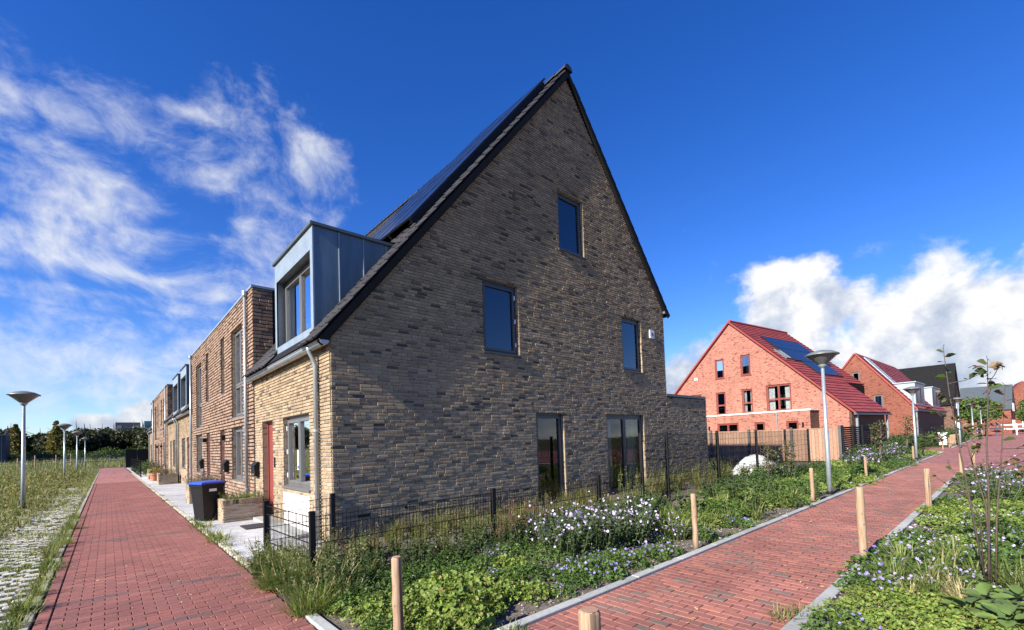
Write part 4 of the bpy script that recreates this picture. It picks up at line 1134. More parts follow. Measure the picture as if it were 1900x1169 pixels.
for x, y, s in ((1.2, -4.2, .8), (1.55, -4.25, 1), (2.1, -4.3, .9), (1.6, -3.95, .8), (2.6, -4.33, .8), (4.1, -4.3, .8), (0.55, -3.5, .7), (0.05, -3.75, .5), (5.3, -4.3, .9), (0.75, -4.35, .5), (12.6, -4.35, 1), (16.0, -4.3, 1.1), (22.0, -4.2, 1.5), (24.5, -4.2, 1.6), (2.95, -4.35, .7)):
    crane.put(x, y, CG, 'plant', 'cranesbill along the gable house kerb', s)
AG = 'bushy aster with pale lilac daisies in front of the gable fence'
for x, y, s in ((1.95, -3.35, .95), (2.5, -3.45, 1.05), (3.1, -3.55, 1.0), (3.7, -3.3, .9), (2.3, -2.9, .9)):
    aster.put(x, y, AG, 'plant', 'asters by the gable fence', s)
asterv.put(3.0, -2.8, 'lilac aster bush in full flower behind the paler asters', 'plant', None, 1.1)
asterv.put(3.75, -4.05, 'small lilac aster beside the wooden post with green straps behind', 'plant', None, .6)
asterv.put(0.95, -3.0, 'small pink-lilac aster among green mounds by the gable fence', 'plant', None, .5)
SG_ = 'clump of yellow-green daylily leaves between footpath and tall fence'
for i in range(26):
    x = 3.9 + 5.2 * (i / 26) + random.uniform(-.15, .15); strap.put(x, random.uniform(-4.3, -3.2), SG_, 'plant', 'daylilies by the footpath', random.uniform(.75, 1.15))
for i in range(60):
    x = 4.2 + 30 * (i / 60) ** 1.5 + random.uniform(-.3, .3); y = random.uniform(-4.25, -2.2)
    K_ = random.choice((green, green, dweed, carpet))
    lab = {green: ('mid green leafy mound beside the tall mesh fence', 'green mounds by the tall fence'), dweed: ('dark leafy weed beside the tall mesh fence', 'weeds by the tall fence'), carpet: ('low yellow-green carpet plant beside the tall mesh fence', 'carpet plants by the tall fence')}[K_]
    K_.put(x, y, lab[0], 'plant', lab[1], random.uniform(1.0, 1.7) * (1 + x * 0.012))
for x, y in ((20.5, -3.6), (22.8, -3.4), (26, -3.4), (18.6, -3.5), (29, -3.4)):
    asterv.put(x, y, 'large lilac aster far along the footpath bed', 'plant', 'far asters of the footpath bed', 1.4)
for i in range(64):
    x = -0.75 + 6.9 * i / 64; tall.put(x + random.uniform(-.1, .1), random.uniform(-1.75, -0.35), 'tall yellow-green grass between mesh fence and gable wall', 'grass clump', 'tall grass behind the mesh fence', random.uniform(.45, .78) * (0.8 if x < 1.0 else 1.0))
for i in range(18):
    x = 6.0 + 11 * i / 18; tall.put(x, random.uniform(-1.6, -0.35), 'tall yellow-green grass behind the taller mesh panels', 'grass clump', 'tall grass behind the tall mesh', random.uniform(.8, 1.15))
for i in range(15):
    x = random.uniform(-0.8, 5.5); weed.put(x, random.uniform(-1.7, -0.3), 'branching weed between mesh fence and gable wall', 'weed', 'weeds behind the mesh fence', random.uniform(.45, .7))
for i in range(14):
    x = random.uniform(6, 17); weed.put(x, random.uniform(-1.7, -0.3), 'leafy shrub-like weed behind the taller mesh panels', 'weed', 'weeds behind the tall mesh', random.uniform(.8, 1.2))
for i in range(60):
    x = -0.9 + 7.6 * i / 60; dweed.put(x, random.uniform(-2.7, -1.95), 'dark leafy weed along the foot of the mesh fence', 'weed', 'dark weeds at the fence foot', random.uniform(.6, .95))
for i in range(34):
    x = -0.8 + 7.4 * i / 34; weed.put(x, random.uniform(-2.2, -1.9), 'yellowish weed growing through the low mesh fence', 'weed', 'weeds in the low mesh fence', random.uniform(.45, .75))
for x, y, s in ((1.95, -2.35, 1.0), (2.25, -2.3, .9), (2.7, -2.1, .8), (1.7, -2.2, .7), (0.0, -1.4, .8), (-0.35, -1.5, .7), (3.6, -1.6, .8)):
    reed.put(x, y, 'rust-brown dock gone to seed by the mesh fence', 'weed', 'docks by the mesh fence', s)
for x, y, s in ((-1.1, -0.75, 1.0), (-1.12, -1.15, 1.1), (-1.05, -1.55, 1.1), (-1.1, -1.95, 1.1), (-1.05, -2.3, 1.0), (-0.85, -2.45, .9), (-0.55, -2.3, .9), (-1.2, -1.4, .8), (-1.22, -1.9, .8), (-1.15, -2.65, .7), (-0.9, -2.8, .7)):
    rough.put(x, y, 'shaggy green grass at the fence corner beside the red street', 'grass clump', 'grass at the fence corner', s)
for i in range(16):
    (dweed if i % 2 else weed).put(random.uniform(-1.34, -0.7), random.uniform(-2.9, -0.5), 'leafy weed tangled in the shaggy grass at the fence corner' if i % 2 == 0 else 'dark weed in the shaggy grass at the fence corner', 'weed', 'leafy weeds at the fence corner' if i % 2 == 0 else 'weeds at the fence corner', random.uniform(.5, .75))
for x, y, s in ((-1.2, -0.9, .6), (-1.1, -2.6, .7), (-0.7, -2.7, .8), (-1.15, -1.7, .7), (-0.85, -2.0, .8)):
    dweed.put(x, y, 'dark weed in the shaggy grass at the fence corner', 'weed', 'weeds at the fence corner', s)
# bed on the other side of the footpath
for x, y, s in ((2.0, -6.62, .9), (2.35, -6.75, 1), (2.75, -6.95, 1), (2.0, -6.95, 1), (2.45, -7.1, 1), (2.7, -6.62, .7), (1.55, -6.75, .8), (1.7, -7.1, 1), (2.2, -7.35, 1)):
    carpet.put(x, y, 'yellow-green carpet of barrenwort between kerb and broad-leaved plant', 'plant', 'barrenwort near the sapling', s * .85)
for x, y, s in ((7.13, -6.85, 1), (6.6, -7.1, 1), (8.0, -7.2, 1.1), (7.4, -7.5, 1.1), (6.1, -7.25, .9), (9.2, -7.1, 1.2), (8.6, -6.8, 1), (5.6, -7.0, .9), (7.7, -6.75, .8), (6.4, -7.6, 1)):
    carpet.put(x, y, 'yellow-green carpet plant behind the sapling, near the footpath kerb', 'plant', 'carpet plants behind the sapling', s)
for x, y, s in ((2.9, -6.55, .8), (3.3, -6.52, .9), (3.85, -6.5, 1), (1.75, -6.55, .7), (1.35, -6.6, .7), (4.4, -6.55, .9), (1.5, -6.9, .6), (10.2, -6.7, 1.1)):
    crane.put(x, y, 'cranesbill with violet flowers spilling over the kerb on the sapling side', 'plant', 'cranesbill on the sapling side', s)
for x, y, s in ((4.9, -6.6, 1), (5.4, -6.62, 1), (4.2, -6.85, 1), (4.8, -7.0, 1), (3.6, -6.8, .9), (5.1, -7.4, 1.1), (6.0, -7.5, 1.1), (4.6, -7.4, 1.1), (5.6, -7.8, 1.1), (5.9, -6.6, .9)):
    cranep.put(x, y, 'cranesbill with pale lilac flowers around the thin sapling', 'plant', 'pale cranesbill around the sapling', s)
for x, y, s in ((4.1, -6.65, 1), (3.5, -6.62, .9), (4.0, -7.0, 1), (3.4, -6.95, .9), (3.95, -7.25, .8), (4.5, -7.05, 1)):
    strap.put(x, y, 'clump of bright strap leaves around the thin sapling', 'plant', 'strap leaves around the sapling', s * 0.95)
for x, y, s in ((2.85, -6.88, .85), (3.2, -7.0, 1), (3.45, -7.1, .8), (3.05, -7.2, .9), (3.0, -6.62, .7)):
    sedge.put(x, y, 'withered straw-coloured sedge tuft near the sapling', 'plant', 'dry sedge near the sapling', s)
for x, y, s in ((3.25, -6.72, 1), (2.98, -6.98, .8), (3.9, -7.5, 1.2), (3.55, -7.6, 1.1)):
    gsedge.put(x, y, 'green sedge tuft among the withered ones near the sapling', 'plant', 'green sedge near the sapling', s)
for i in range(40):
    x = 9.5 + 9.5 * (i / 40) + random.uniform(-.3, .3); y = random.uniform(-8.6, -6.7)
    K_ = random.choice((dweed, green, carpet, asterv))
    lab = {green: ('mid green leafy mound far along the sapling side', 'green mounds on the sapling side'), dweed: ('dark leafy weed far along the sapling side', 'dark weeds on the sapling side'), carpet: ('low yellow-green plant far along the sapling side', 'carpet plants far along the sapling side'), asterv: ('lilac aster far along the sapling side', 'asters far along the sapling side')}[K_]
    K_.put(x, y, lab[0], 'plant', lab[1], random.uniform(.9, 1.3))
for i in range(16):
    green.put(random.uniform(4.5, 9.5), random.uniform(-8.4, -7.5), 'mid green leafy mound deep in the bed behind the sapling', 'plant', 'green mounds behind the sapling', random.uniform(.9, 1.3))
for i in range(46):
    x = -1.0 + 5.2 * random.random(); y = random.uniform(-3.6, -2.3)
    green.put(x, y, GG, 'plant', 'green mounds by the gable fence', random.uniform(.5, .85))
for i in range(14):
    x = random.uniform(0.9, 3.6); crane.put(x, random.uniform(-4.4, -3.7), CG, 'plant', 'cranesbill along the gable house kerb', random.uniform(.45, .7))
for i in range(16):
    lime.put(random.uniform(-1.1, 0.7), random.uniform(-4.2, -3.1), LG, 'plant', "lady's mantle by the gable fence", random.uniform(.45, .75))
for i in range(14):
    rough.put(random.uniform(-1.38, -1.0), random.uniform(-2.95, -0.5), 'shaggy green grass at the fence corner beside the red street', 'grass clump', 'grass at the fence corner', random.uniform(.5, .8))
for i in range(26):
    x = random.uniform(3.0, 9.0); cranep.put(x, random.uniform(-8.0, -6.6), 'cranesbill with pale lilac flowers around the thin sapling', 'plant', 'pale cranesbill around the sapling', random.uniform(.6, .9))
for i in range(70):
    x = random.uniform(5.5, 22); y = random.uniform(-4.4, -2.1); K_ = random.choice((carpet, carpet, green))
    lab = {green: ('mid green leafy mound beside the tall mesh fence', 'green mounds by the tall fence'), carpet: ('low yellow-green carpet plant beside the tall mesh fence', 'carpet plants by the tall fence')}[K_]
    K_.put(x, y, lab[0], 'plant', lab[1], random.uniform(.8, 1.2) * (1 + .02 * x))
for i in range(40):
    x = random.uniform(8.5, 18.6); y = random.uniform(-9.5, -6.7); K_ = random.choice((carpet, green))
    lab = {green: ('mid green leafy mound far along the sapling side', 'green mounds on the sapling side'), carpet: ('low yellow-green plant far along the sapling side', 'carpet plants far along the sapling side')}[K_]
    K_.put(x, y, lab[0], 'plant', lab[1], random.uniform(1.0, 1.5))
for i in range(60):
    y = -3.2 + 12 * random.random() ** 1.4; (gsedge if i % 3 == 0 else tiny).put(-3.42 + random.gauss(0, .05), y, 'weedy tuft along the left edge of the red street', 'weed', 'tufts along the street edge', random.uniform(.5, .8) if i % 3 == 0 else random.uniform(.9, 1.8))
# small weeds in the joints by the cobbles and bin, and in the kerbs
for i in range(34):
    y = -0.4 + 9 * (i / 34) ** 1.3 if i < 26 else 9 + (i - 26) * 2.2
    tiny.put(-1.34 + random.gauss(0, .035), y + random.uniform(-.1, .1), 'small weed in the cobble joint between street and pavement', 'weed', 'weeds in the cobble joint', random.uniform(.6, 1.5) * (2.0 if i in (12, 13, 14, 19, 20) else 1))
for i in range(14):
    tiny.put(random.uniform(0.2, 9), PY1 + 0.13 + random.uniform(0, .06), 'small weed along the footpath kerb', 'weed', 'weeds along the footpath kerb', random.uniform(.6, 1.3))
for x, y in ((-0.35, -4.78), (1.55, -6.2), (1.75, -6.3), (-0.25, -4.72)):
    tiny.put(x, y, 'small weed sprouting over the footpath edge', 'weed', 'weeds over the footpath edge', 1.5)
for k_ in (lime, green, crane, cranep, carpet, aster, asterv, strap, sedge, gsedge, tall, weed, dweed, reed, rough, tiny): k_.drop()

# mulch, pebbles and litter on the beds
n = 9000
X_ = np.concatenate([rng.uniform(-1.2, 9, n // 2), rng.uniform(1.2, 8, n // 2)]); Y_ = np.concatenate([-4.52 + np.abs(rng.normal(0, 0.8, n // 2)), -6.38 - np.abs(rng.normal(0, 0.7, n // 2))])
Y_ = np.where(Y_ > -0.2, -1.0, Y_)
v, f = scatter(np.stack([X_, Y_, rng.uniform(0, 0.018, n)], 1), sph(n) * np.array([1, 1, 0.25]), sph(n, 2.0), rng.uniform(0.01, 0.03, n), rng.uniform(0.012, 0.04, n), OVAL)
prop(meshobj('mulch', v, f, 'pebble'), 'brown bark mulch and grit on the soil of the planting beds', 'mulch', kind='stuff')

n = 420
X_ = np.concatenate([rng.uniform(-3.25, -1.4, n // 2), rng.uniform(-1.0, 14, n // 2)]); Y_ = np.concatenate([-3.5 + 18 * rng.uniform(0, 1, n // 2) ** 1.6, rng.uniform(PY0 + .03, PY1 - .03, n // 2)])
ed = rng.uniform(0, 1, n) < 0.5; Y_ = np.where(ed & (np.arange(n) >= n // 2), np.where(rng.uniform(0, 1, n) < .5, PY0 + np.abs(rng.normal(0, .12, n)), PY1 - np.abs(rng.normal(0, .12, n))), Y_)
X_ = np.where(ed & (np.arange(n) < n // 2), np.where(rng.uniform(0, 1, n) < .6, -3.25 + np.abs(rng.normal(0, .15, n)), -1.42 - np.abs(rng.normal(0, .15, n))), X_)
v, f = scatter(np.stack([X_, Y_, np.full(n, 0.008)], 1), sph(n) * np.array([1, 1, 0.1]), sph(n, 4.0), rng.uniform(0.01, 0.03, n), rng.uniform(0.015, 0.05, n), OVAL)
prop(meshobj('fallen_leaves', v, f, 'straw'), 'small withered leaves and bits of straw lying on the red paving', 'litter', kind='stuff')
# meadow grass on the left
def meadow(n, x0, x1, y0, y1, h0, h1, wd_, mat, name, lab, edge=True):
    y = y0 + (y1 - y0) * rng.uniform(0, 1, n) ** 1.7; x = rng.uniform(x0, x1, n) if not edge else x1 - np.abs(rng.normal(0, 1, n)) * (x1 - x0) * 0.42
    keep = np.sin(x * 1.9 + y * 0.7) + np.sin(x * 0.6 - y * 0.9 + 2) + rng.normal(0, 0.9, n) > -1.3
    x, y = x[keep], y[keep]; m_ = len(x)
    patch = 0.6 + 0.35 * np.sin(x * 1.3 + 0.5 * y) * np.sin(y * 0.55 + 1) + 0.2 * np.sin(x * 4 + y * 3)
    x = np.where((y > 12) & edge, x + 0.45 * np.clip((y - 12) / 6, 0, 1), x); x = np.where((y < 10) & edge, x - 1.15 * (10 - y) / 10, x)
    fade = np.clip((x1 + 0.3 - x) / 1.8, 0.22, 1.0) if edge else 1.0
    L = rng.uniform(h0, h1, m_) * patch * fade; a = rng.uniform(0, 6.28, m_); tl = np.abs(rng.normal(0, 0.5, m_))
    T = np.stack([np.cos(a) * tl, np.sin(a) * tl, np.ones(m_)], 1); N = np.stack([np.cos(a), np.sin(a), -tl], 1)
    v, f = scatter(np.stack([x, y, np.full(m_, -0.03)], 1), T, N, wd_ * rng.uniform(.7, 1.5, m_) * (1 + y * 0.035), np.maximum(L, 0.04), BLADE)
    prop(meshobj(name, v, f, mat), lab, 'grass', kind='stuff')


meadow(90000, -16, -3.95, 1.0, 62, 0.2, 0.68, 0.012, 'grass_field', 'meadow_grass', 'rough mixed meadow grass left of the red street')
meadow(15000, -5.3, -3.40, -3.2, 12, 0.02, 0.065, 0.011, 'grass_green', 'verge_grass', 'short grass in the gaps of the near grass blocks', False)
meadow(12000, -5.6, -3.36, -3.0, 30, 0.02, 0.08, 0.007, 'straw', 'dry_grass', 'withered straw-coloured grass between the grass blocks', False)
meadow(16000, -5.6, -3.42, 2.0, 40, 0.03, 0.13, 0.009, 'grass_green', 'verge_grass', 'short grass growing between the pale grass blocks', False)
meadow(16000, -60, 4, 62, 150, 0.5, 1.3, 0.012, 'grass_field', 'scrub_grass', 'tall brownish scrub between meadow and dark wood', False)
n = 5000
x = -4.2 - np.abs(rng.normal(0, 3.2, n)); y = rng.uniform(3, 45, n)
v, f = scatter(np.stack([x, y, rng.uniform(0.05, 0.5, n) * np.clip((-3.9 - x), 0.3, 1)], 1), sph(n), sph(n, 1), 0.06 * (1 + y * 0.03), 0.07 * (1 + y * 0.03), OVAL)
prop(meshobj('meadow_herbs', v, f, 'leaf_weed'), 'broad-leaved herbs among the meadow grass', 'herbs', kind='stuff')

# ---------------------------------------------------------- wooden posts
def post(x, y, h, r, lean, label, group=None):
    P_ = thing('wooden_post', label, 'post', (x, y, 0), group)
    pts, rad = [], []
    for i in range(9):
        t = i / 8; pts.append((x + lean[0] * h * t + random.gauss(0, .0016), y + lean[1] * h * t + random.gauss(0, .0016), -0.05 + (h + 0.05 - 0.012) * t)); rad.append(r * random.uniform(.95, 1.05))
    pts.append((pts[-1][0], pts[-1][1], h)); rad.append(r * 0.82)
    b = MB().tube(pts, rad, 12)
    vv = b.v
    o = b.build('trunk', 'chestnut', P_, True)
    c = np.array(pts[-1])
    MB().add([tuple(c + np.array([r * 0.83 * math.cos(j * .5236), r * 0.83 * math.sin(j * .5236), 0.002])) for j in range(12)], [tuple(range(12))]).build('sawn_top', 'board', P_)


PL = 'peeled chestnut post by the gable house kerb of the footpath'
post(-1.21, -4.55, 0.80, 0.037, (-0.01, 0), 'peeled chestnut post where the footpath meets the red street, by the lime plants')
post(-1.07, -6.2, 0.80, 0.052, (0.0, 0), 'thick chestnut post standing at the mouth of the footpath')
post(4.08, -6.3, 0.91, 0.045, (-0.03, 0), 'pale chestnut post leaning over violet cranesbill')
post(9.15, -6.42, 0.80, 0.048, (0.0, 0), 'greyish chestnut post on the sapling side before the carpet plants')
for x, y, h in ((3.41, -4.52, .78), (9.06, -4.5, .77), (14.6, -4.5, .75), (24.5, -4.5, .75), (38.0, -4.45, .75), (43.2, -4.4, .75)):
    post(x, y, h, 0.038, (-0.03 if h > .76 else 0, 0), PL, 'posts along the gable house kerb')
for x, y, h in ((17.0, -6.45, .75), (20.2, -6.6, .75)):
    post(x, y, h, 0.045, (0, 0), 'chestnut post far along the sapling side of the footpath', 'far posts on the sapling side')
for i in range(9):
    post(46 + i * 1.2, -4.3, 0.9, 0.06, (0, 0), 'post in the row of stakes beyond the cross street', 'row of stakes beyond the cross street')

# ---------------------------------------------------------- mesh fence
def fence_panel(root, x0, y0, x1, y1, h, z0=0.03, dens=0.052, rails=(0.0, 0.2, 0.4, 0.6, 0.8)):
    L = math.hypot(x1 - x0, y1 - y0); d_ = np.array([(x1 - x0) / L, (y1 - y0) / L, 0]); n_ = np.array([-d_[1], d_[0], 0]); O = np.array([x0, y0, 0.0])
    F_ = Fr(O, d_, n_); b = MB(); n = int(L / dens)
    for i in range(1, n):
        s = L * i / n; b.box(F_, s - 0.0026, s + 0.0026, -0.0026, 0.0026, z0, h)
    b.build('mesh_wires', 'black_steel', root, kind='stuff')
    r = MB()
    z = z0 + 0.02
    while z < h + 0.01:
        for q in (-0.006, 0.006): r.box(F_, 0.02, L - 0.02, q - 0.0035, q + 0.0035, z - 0.0035, z + 0.0035)
        z += 0.2 if h < 1.2 else 0.2
    r.box(F_, 0.02, L - 0.02, -0.005, 0.005, h - 0.012, h - 0.004)
    r.build('mesh_rail', 'black_steel', root, kind='stuff')


def fence_post(root, x, y, h):
    b = MB().box(Fr((x, y, 0), (1, 0, 0), (0, 1, 0)), -0.033, 0.033, -0.033, 0.033, -0.1, h + 0.03); p = b.build('post', 'black_steel', root)
    MB().box(Fr((x, y, 0), (1, 0, 0), (0, 1, 0)), -0.036, 0.036, -0.036, 0.036, h + 0.031, h + 0.045).build('cap', 'black_steel', p)


fl = thing('mesh_fence', 'low black steel mesh fence wrapping the corner of the gable house', 'fence', (-0.95, -1.85, 0))
PC, PA, PB = (-0.03, -0.06), (-1.03, -0.12), (-0.95, -1.9)
for p in (PC, PA, PB, (1.9, -1.87), (4.72, -1.85)): fence_post(fl, *p, 0.8)
fence_panel(fl, *PC, *PA, 0.78); fence_panel(fl, *PA, *PB, 0.78); fence_panel(fl, *PB, 1.9, -1.87, 0.78); fence_panel(fl, 1.9, -1.87, 4.72, -1.85, 0.78); fence_panel(fl, 4.72, -1.85, 6.34, -1.85, 0.78)
ft = thing('mesh_fence', 'tall black steel mesh fence beyond the patio doors of the gable house', 'fence', (6.36, -1.85, 0))
xs = (6.36, 7.5, 10.36, 13.32, 16.16, 19.02)
for x in xs: fence_post(ft, x, -1.85, 1.65)
for a, b in zip(xs, xs[1:]): fence_panel(ft, a, -1.85, b, -1.85, 1.63, dens=0.06)
# wooden garden fence of the orange house, lit by the sun
wf = thing('board_fence', 'brown wooden board fence with dark posts before the orange brick house', 'fence', (22.5, -1.9, 0))
fa, fb_ = np.array([24.0, -1.9, 0]), np.array([23.7, 6.4, 0]); L = np.linalg.norm(fb_ - fa); dw = (fb_ - fa) / L; WF = Fr(fa, dw, np.array([-dw[1], dw[0], 0]))
bm_ = bpy.data.meshes.new('board'); vv, ff = frustum(0.142, 1.62, 0.022, 0.004); bm_.from_pydata(vv.tolist(), [], ff); bm_.materials.append(MAT['board'])
Rm = Matrix(((-dw[0], 0, WF.N[0]), (-dw[1], 0, WF.N[1]), (0, 1, 0))).to_euler(); nb = int(L / 0.15)
for i in range(nb):
    o = bpy.data.objects.new('board', bm_); col.objects.link(o); o.parent = wf; o.location = WF((i + .5) * L / nb, 0.0 + random.uniform(0, .004), 0.86 + random.uniform(-.01, .01)) - org(wf); o.rotation_euler = Rm; o.scale = (L / nb / 0.15, 1, 1)
for i in range(5):
    s = L * i / 4; MB().box(WF, s - 0.06, s + 0.06, 0.03, 0.14, -0.1, 1.80).build('post', 'slate', wf)
MB().box(WF, 0, L, -0.02, 0.045, 1.68, 1.72).build('top_rail', 'board', wf)
# dark screen along the side
df = thing('slat_fence', 'dark slatted garden fence running along the footpath beside the board fence', 'fence', (24, -1.9, 0))
DF = Fr((24.06, -1.9, 0), (1, -0.03, 0), (0, -1, 0))
for i in range(16): MB().box(DF, 0, 9.5, 0.0, 0.03, 0.08 + i * 0.105, 0.165 + i * 0.105).build('slat', 'black_clad', df)
for i in range(6): MB().box(DF, i * 1.88, i * 1.88 + 0.09, 0.032, 0.12, -0.1, 1.82).build('post', 'black_clad', df)

# ---------------------------------------------------------- street lamps
def lamp(x, y, label, group, h=3.65):
    L_ = thing('street_lamp', label, 'street lamp', (x, y, 0), group)
    p = MB().tube([(x, y, -0.1), (x, y, 0.9), (x, y, h - 0.42)], [0.055, 0.053, 0.038], 14).build('pole', 'lamp_pole', L_, True)
    MB().lathe((x, y, 0), [(0.075, -0.02), (0.075, 0.05), (0.062, 0.07)], 14).build('foot_collar', 'black_steel', L_)
    MB().lathe((x, y, h - 0.45), [(0.045, 0.0), (0.07, 0.03), (0.09, 0.06), (0.09, 0.085)], 18).build('neck', 'lamp_pole', L_, True)
    MB().lathe((x, y, h - 0.37), [(0.085, 0.0), (0.17, 0.08), (0.33, 0.23), (0.345, 0.245)], 28).build('bowl', 'lamp_bowl', L_, True)
    MB().lathe((x, y, h - 0.37), [(0.34, 0.238), (0.375, 0.24), (0.375, 0.262), (0.24, 0.335), (0.08, 0.375), (0.0, 0.38)], 28).build('hood', 'lamp_top', L_, True)


lamp(-4.72, 12.91, 'tall pale street lamp in the meadow, first of the row along the red street', None)
for x, y in ((-4.84, 33.1), (-4.73, 46.1), (-4.79, 67.0)): lamp(x, y, 'street lamp further down the row in the meadow', 'street lamps in the meadow')
lamp(10.8, -4.42, 'pale street lamp between footpath and tall mesh fence', None)
lamp(27.3, -4.3, 'street lamp beyond the dark slatted fence, before the zinc dormer house', None)
for x, y in ((43.0, -5.0), (57.2, -5.1), (71.5, -5.2)): lamp(x, y, 'distant street lamp beyond the cross street', 'street lamps beyond the cross street')
lamp(12.0, 92, 'distant street lamp at the end of the terrace', None, 4.2)

# ---------------------------------------------------------- bin, planters, mats, pots
bn = thing('wheelie_bin', 'black wheelie bin with blue lid beside a brick planter', 'bin', (-1.06, 5.0, 0))
BF = Fr((-1.06, 5.0, 0), (math.cos(0.35), math.sin(0.35), 0), (math.sin(0.35), -math.cos(0.35), 0))
def taper(fr, z0, z1, a0, b0, a1, b1, n_=1):
    b = MB(); b.add([fr(s, n, z) for (A, B_, z) in ((a0, b0, z0), (a1, b1, z1)) for s, n in ((-A, -B_), (A, -B_), (A, B_), (-A, B_))], [(3, 2, 1, 0), (4, 5, 6, 7), (0, 1, 5, 4), (1, 2, 6, 5), (2, 3, 7, 6), (3, 0, 4, 7)]); return b
taper(BF, 0.03, 0.84, 0.17, 0.19, 0.235, 0.25).build('body', 'bin_black', bn)
taper(BF, 0.78, 0.85, 0.25, 0.265, 0.255, 0.27).build('rim', 'bin_black', bn)
lid = taper(BF, 0.855, 0.89, 0.27, 0.285, 0.255, 0.27).build('lid', 'bin_blue', bn); taper(BF, 0.89, 0.91, 0.225, 0.24, 0.18, 0.19).build('lid_dome', 'bin_blue', lid)
MB().box(BF, -0.08, 0.08, 0.2385, 0.2465, 0.68, 0.74).build('sticker', 'white', bn)
for s in (-1, 1):
    wh = MB().tube([BF(0.14, s * 0.185, 0.10), BF(0.14, s * 0.24, 0.10)], 0.10, 18).build('wheel', 'rubber', bn); MB().tube([BF(0.14, s * 0.241, 0.10), BF(0.14, s * 0.247, 0.10)], 0.055, 12).build('hub', 'bin_black', wh)
MB().tube([BF(0.27, -0.2, 0.83), BF(0.31, -0.2, 0.86), BF(0.31, 0.2, 0.86), BF(0.27, 0.2, 0.83)], 0.015, 6).build('handle', 'bin_black', bn)


def planter(x0, x1, y0, y1, h, label, single, group=None):
    p = thing('brick_planter', label, 'planter', ((x0 + x1) / 2, (y0 + y1) / 2, 0), group)
    for fr, l in ((Fr((x0, y0, 0), (1, 0, 0), (0, -1, 0)), x1 - x0), (Fr((x0, y1, 0), (0, -1, 0), (-1, 0, 0)), y1 - y0)):
        brickwall(p, fr, 0.0, l, -0.02, h - 0.1, single=single, proud=0.011)
        rc_ = MB(); n_ = int(l / 0.06)
        for i in range(n_):
            o_ = MB(); a = l * i / n_ + 0.004; b = l * (i + 1) / n_ - 0.004
            o_.box(fr, a, b, 0.0, 0.012 + random.uniform(0, .003), h - 0.095, h + random.uniform(0, .004)); o_.build('brick', 'brick_buff', p)
    MB().box(WORLD, x0 + 0.005, x1, y0 + 0.005, y0 + 0.09, 0, h - 0.004).build('planter_wall', 'mortar', p); MB().box(WORLD, x0 + 0.005, x0 + 0.09, y0 + 0.095, y1 - 0.005, 0, h - 0.004).build('planter_wall', 'mortar', p)
    MB().box(WORLD, x0 + 0.1, x1, y0 + 0.1, y1, 0, h - 0.07).build('soil', 'soil', p)
    return p


planter(-0.88, -0.1, 4.15, 4.95, 0.50, 'brick planter with green herbs between bin and red door', 40)
planter(-0.92, -0.12, 9.3, 10.1, 0.50, 'brick planter with lavender behind the wheelie bin', 0)
planter(-0.92, -0.15, 20.6, 21.4, 0.55, 'brick planter before the pale twin-dormer houses', 0)
planter(-0.95, -0.15, 27.2, 28.0, 0.6, 'far brick planter beside the terracotta pot', 0)
herb = Kind(make_leafy('herb', 'leaf_mid', 16, 0.3, 0.4, 14, 0.06, SLIM, lean=0.6, low=0.0), make_tuft('herb', 'grass_green', 70, 0.16, 0.12, 0.32, 0.012, 0.8))
for i in range(9): herb.put(-0.74 + 0.2 * (i % 4), 4.35 + 0.22 * (i // 4), 'green herb growing in the planter by the bin', 'plant', 'herbs in the planter by the bin', random.uniform(.6, .9), 0.42)
lav = Kind(make_leafy('lavender', 'leaf_sage', 30, 0.42, 0.45, 14, 0.05, SLIM, lean=0.8, flower='heather', nfl=130, fsize=0.03, low=0.0))
for x, y in ((-0.7, 9.5), (-0.4, 9.6), (-0.6, 9.85), (-0.3, 9.8)): lav.put(x, y, 'bushy lavender in the planter behind the bin', 'plant', 'lavender in the planter', 1.05, 0.42)
for x, y in ((-0.65, 20.9), (-0.4, 21.1)): lav.put(x, y, 'small shrub in the planter before the twin-dormer houses', 'plant', 'shrubs in the far planter', .8, 0.47)
for x, y in ((-0.7, 27.5), (-0.4, 27.7)): lav.put(x, y, 'dark shrub in the far planter', 'plant', 'shrubs in the farthest planter', 1.0, 0.52)
herb.drop(); lav.drop()
pt = thing('flower_pot', 'terracotta pot with orange flowers between two far planters', 'flower pot', (-0.8, 24.8, 0))
MB().lathe((-0.8, 24.8, 0), [(0.0, 0), (0.17, 0.0), (0.24, 0.36), (0.27, 0.36), (0.27, 0.44), (0.23, 0.44), (0.2, 0.38), (0, 0.38)], 18).build('pot', 'terracotta', pt)
P, a, r = mound(120, 0.3, 0.3, 0.35); P = P + np.array([-0.8, 24.8, 0.4]); foliage('foliage', [scatter(P, sph(120), sph(120, 1), 0.09, 0.09, OVAL)], 'leaf_mid', pt)
P, a, r = mound(60, 0.3, 0.3, 0.37, 0.1); P = P + np.array([-0.8, 24.8, 0.42]); foliage('blossom', [scatter(P, sph(60), sph(60, 1), 0.07, 0.07, DAISY)], 'petal_orange', pt)
mt_ = thing('doormat', 'dark rubber doormat before the red door of the gable house', 'doormat', (-0.55, 3.0, 0))
MB().box(WORLD, -0.72, -0.28, 2.75, 3.35, 0.008, 0.022).build('mat', 'rubber', mt_)
st = thing('doorstep', 'pale concrete doorstep slab under the front window of the gable house', 'doorstep', (-0.25, 2.0, 0))
MB().box(WORLD, -0.30, -0.03, 0.9, 4.6, -0.01, 0.055).build('slab', 'concrete', st)
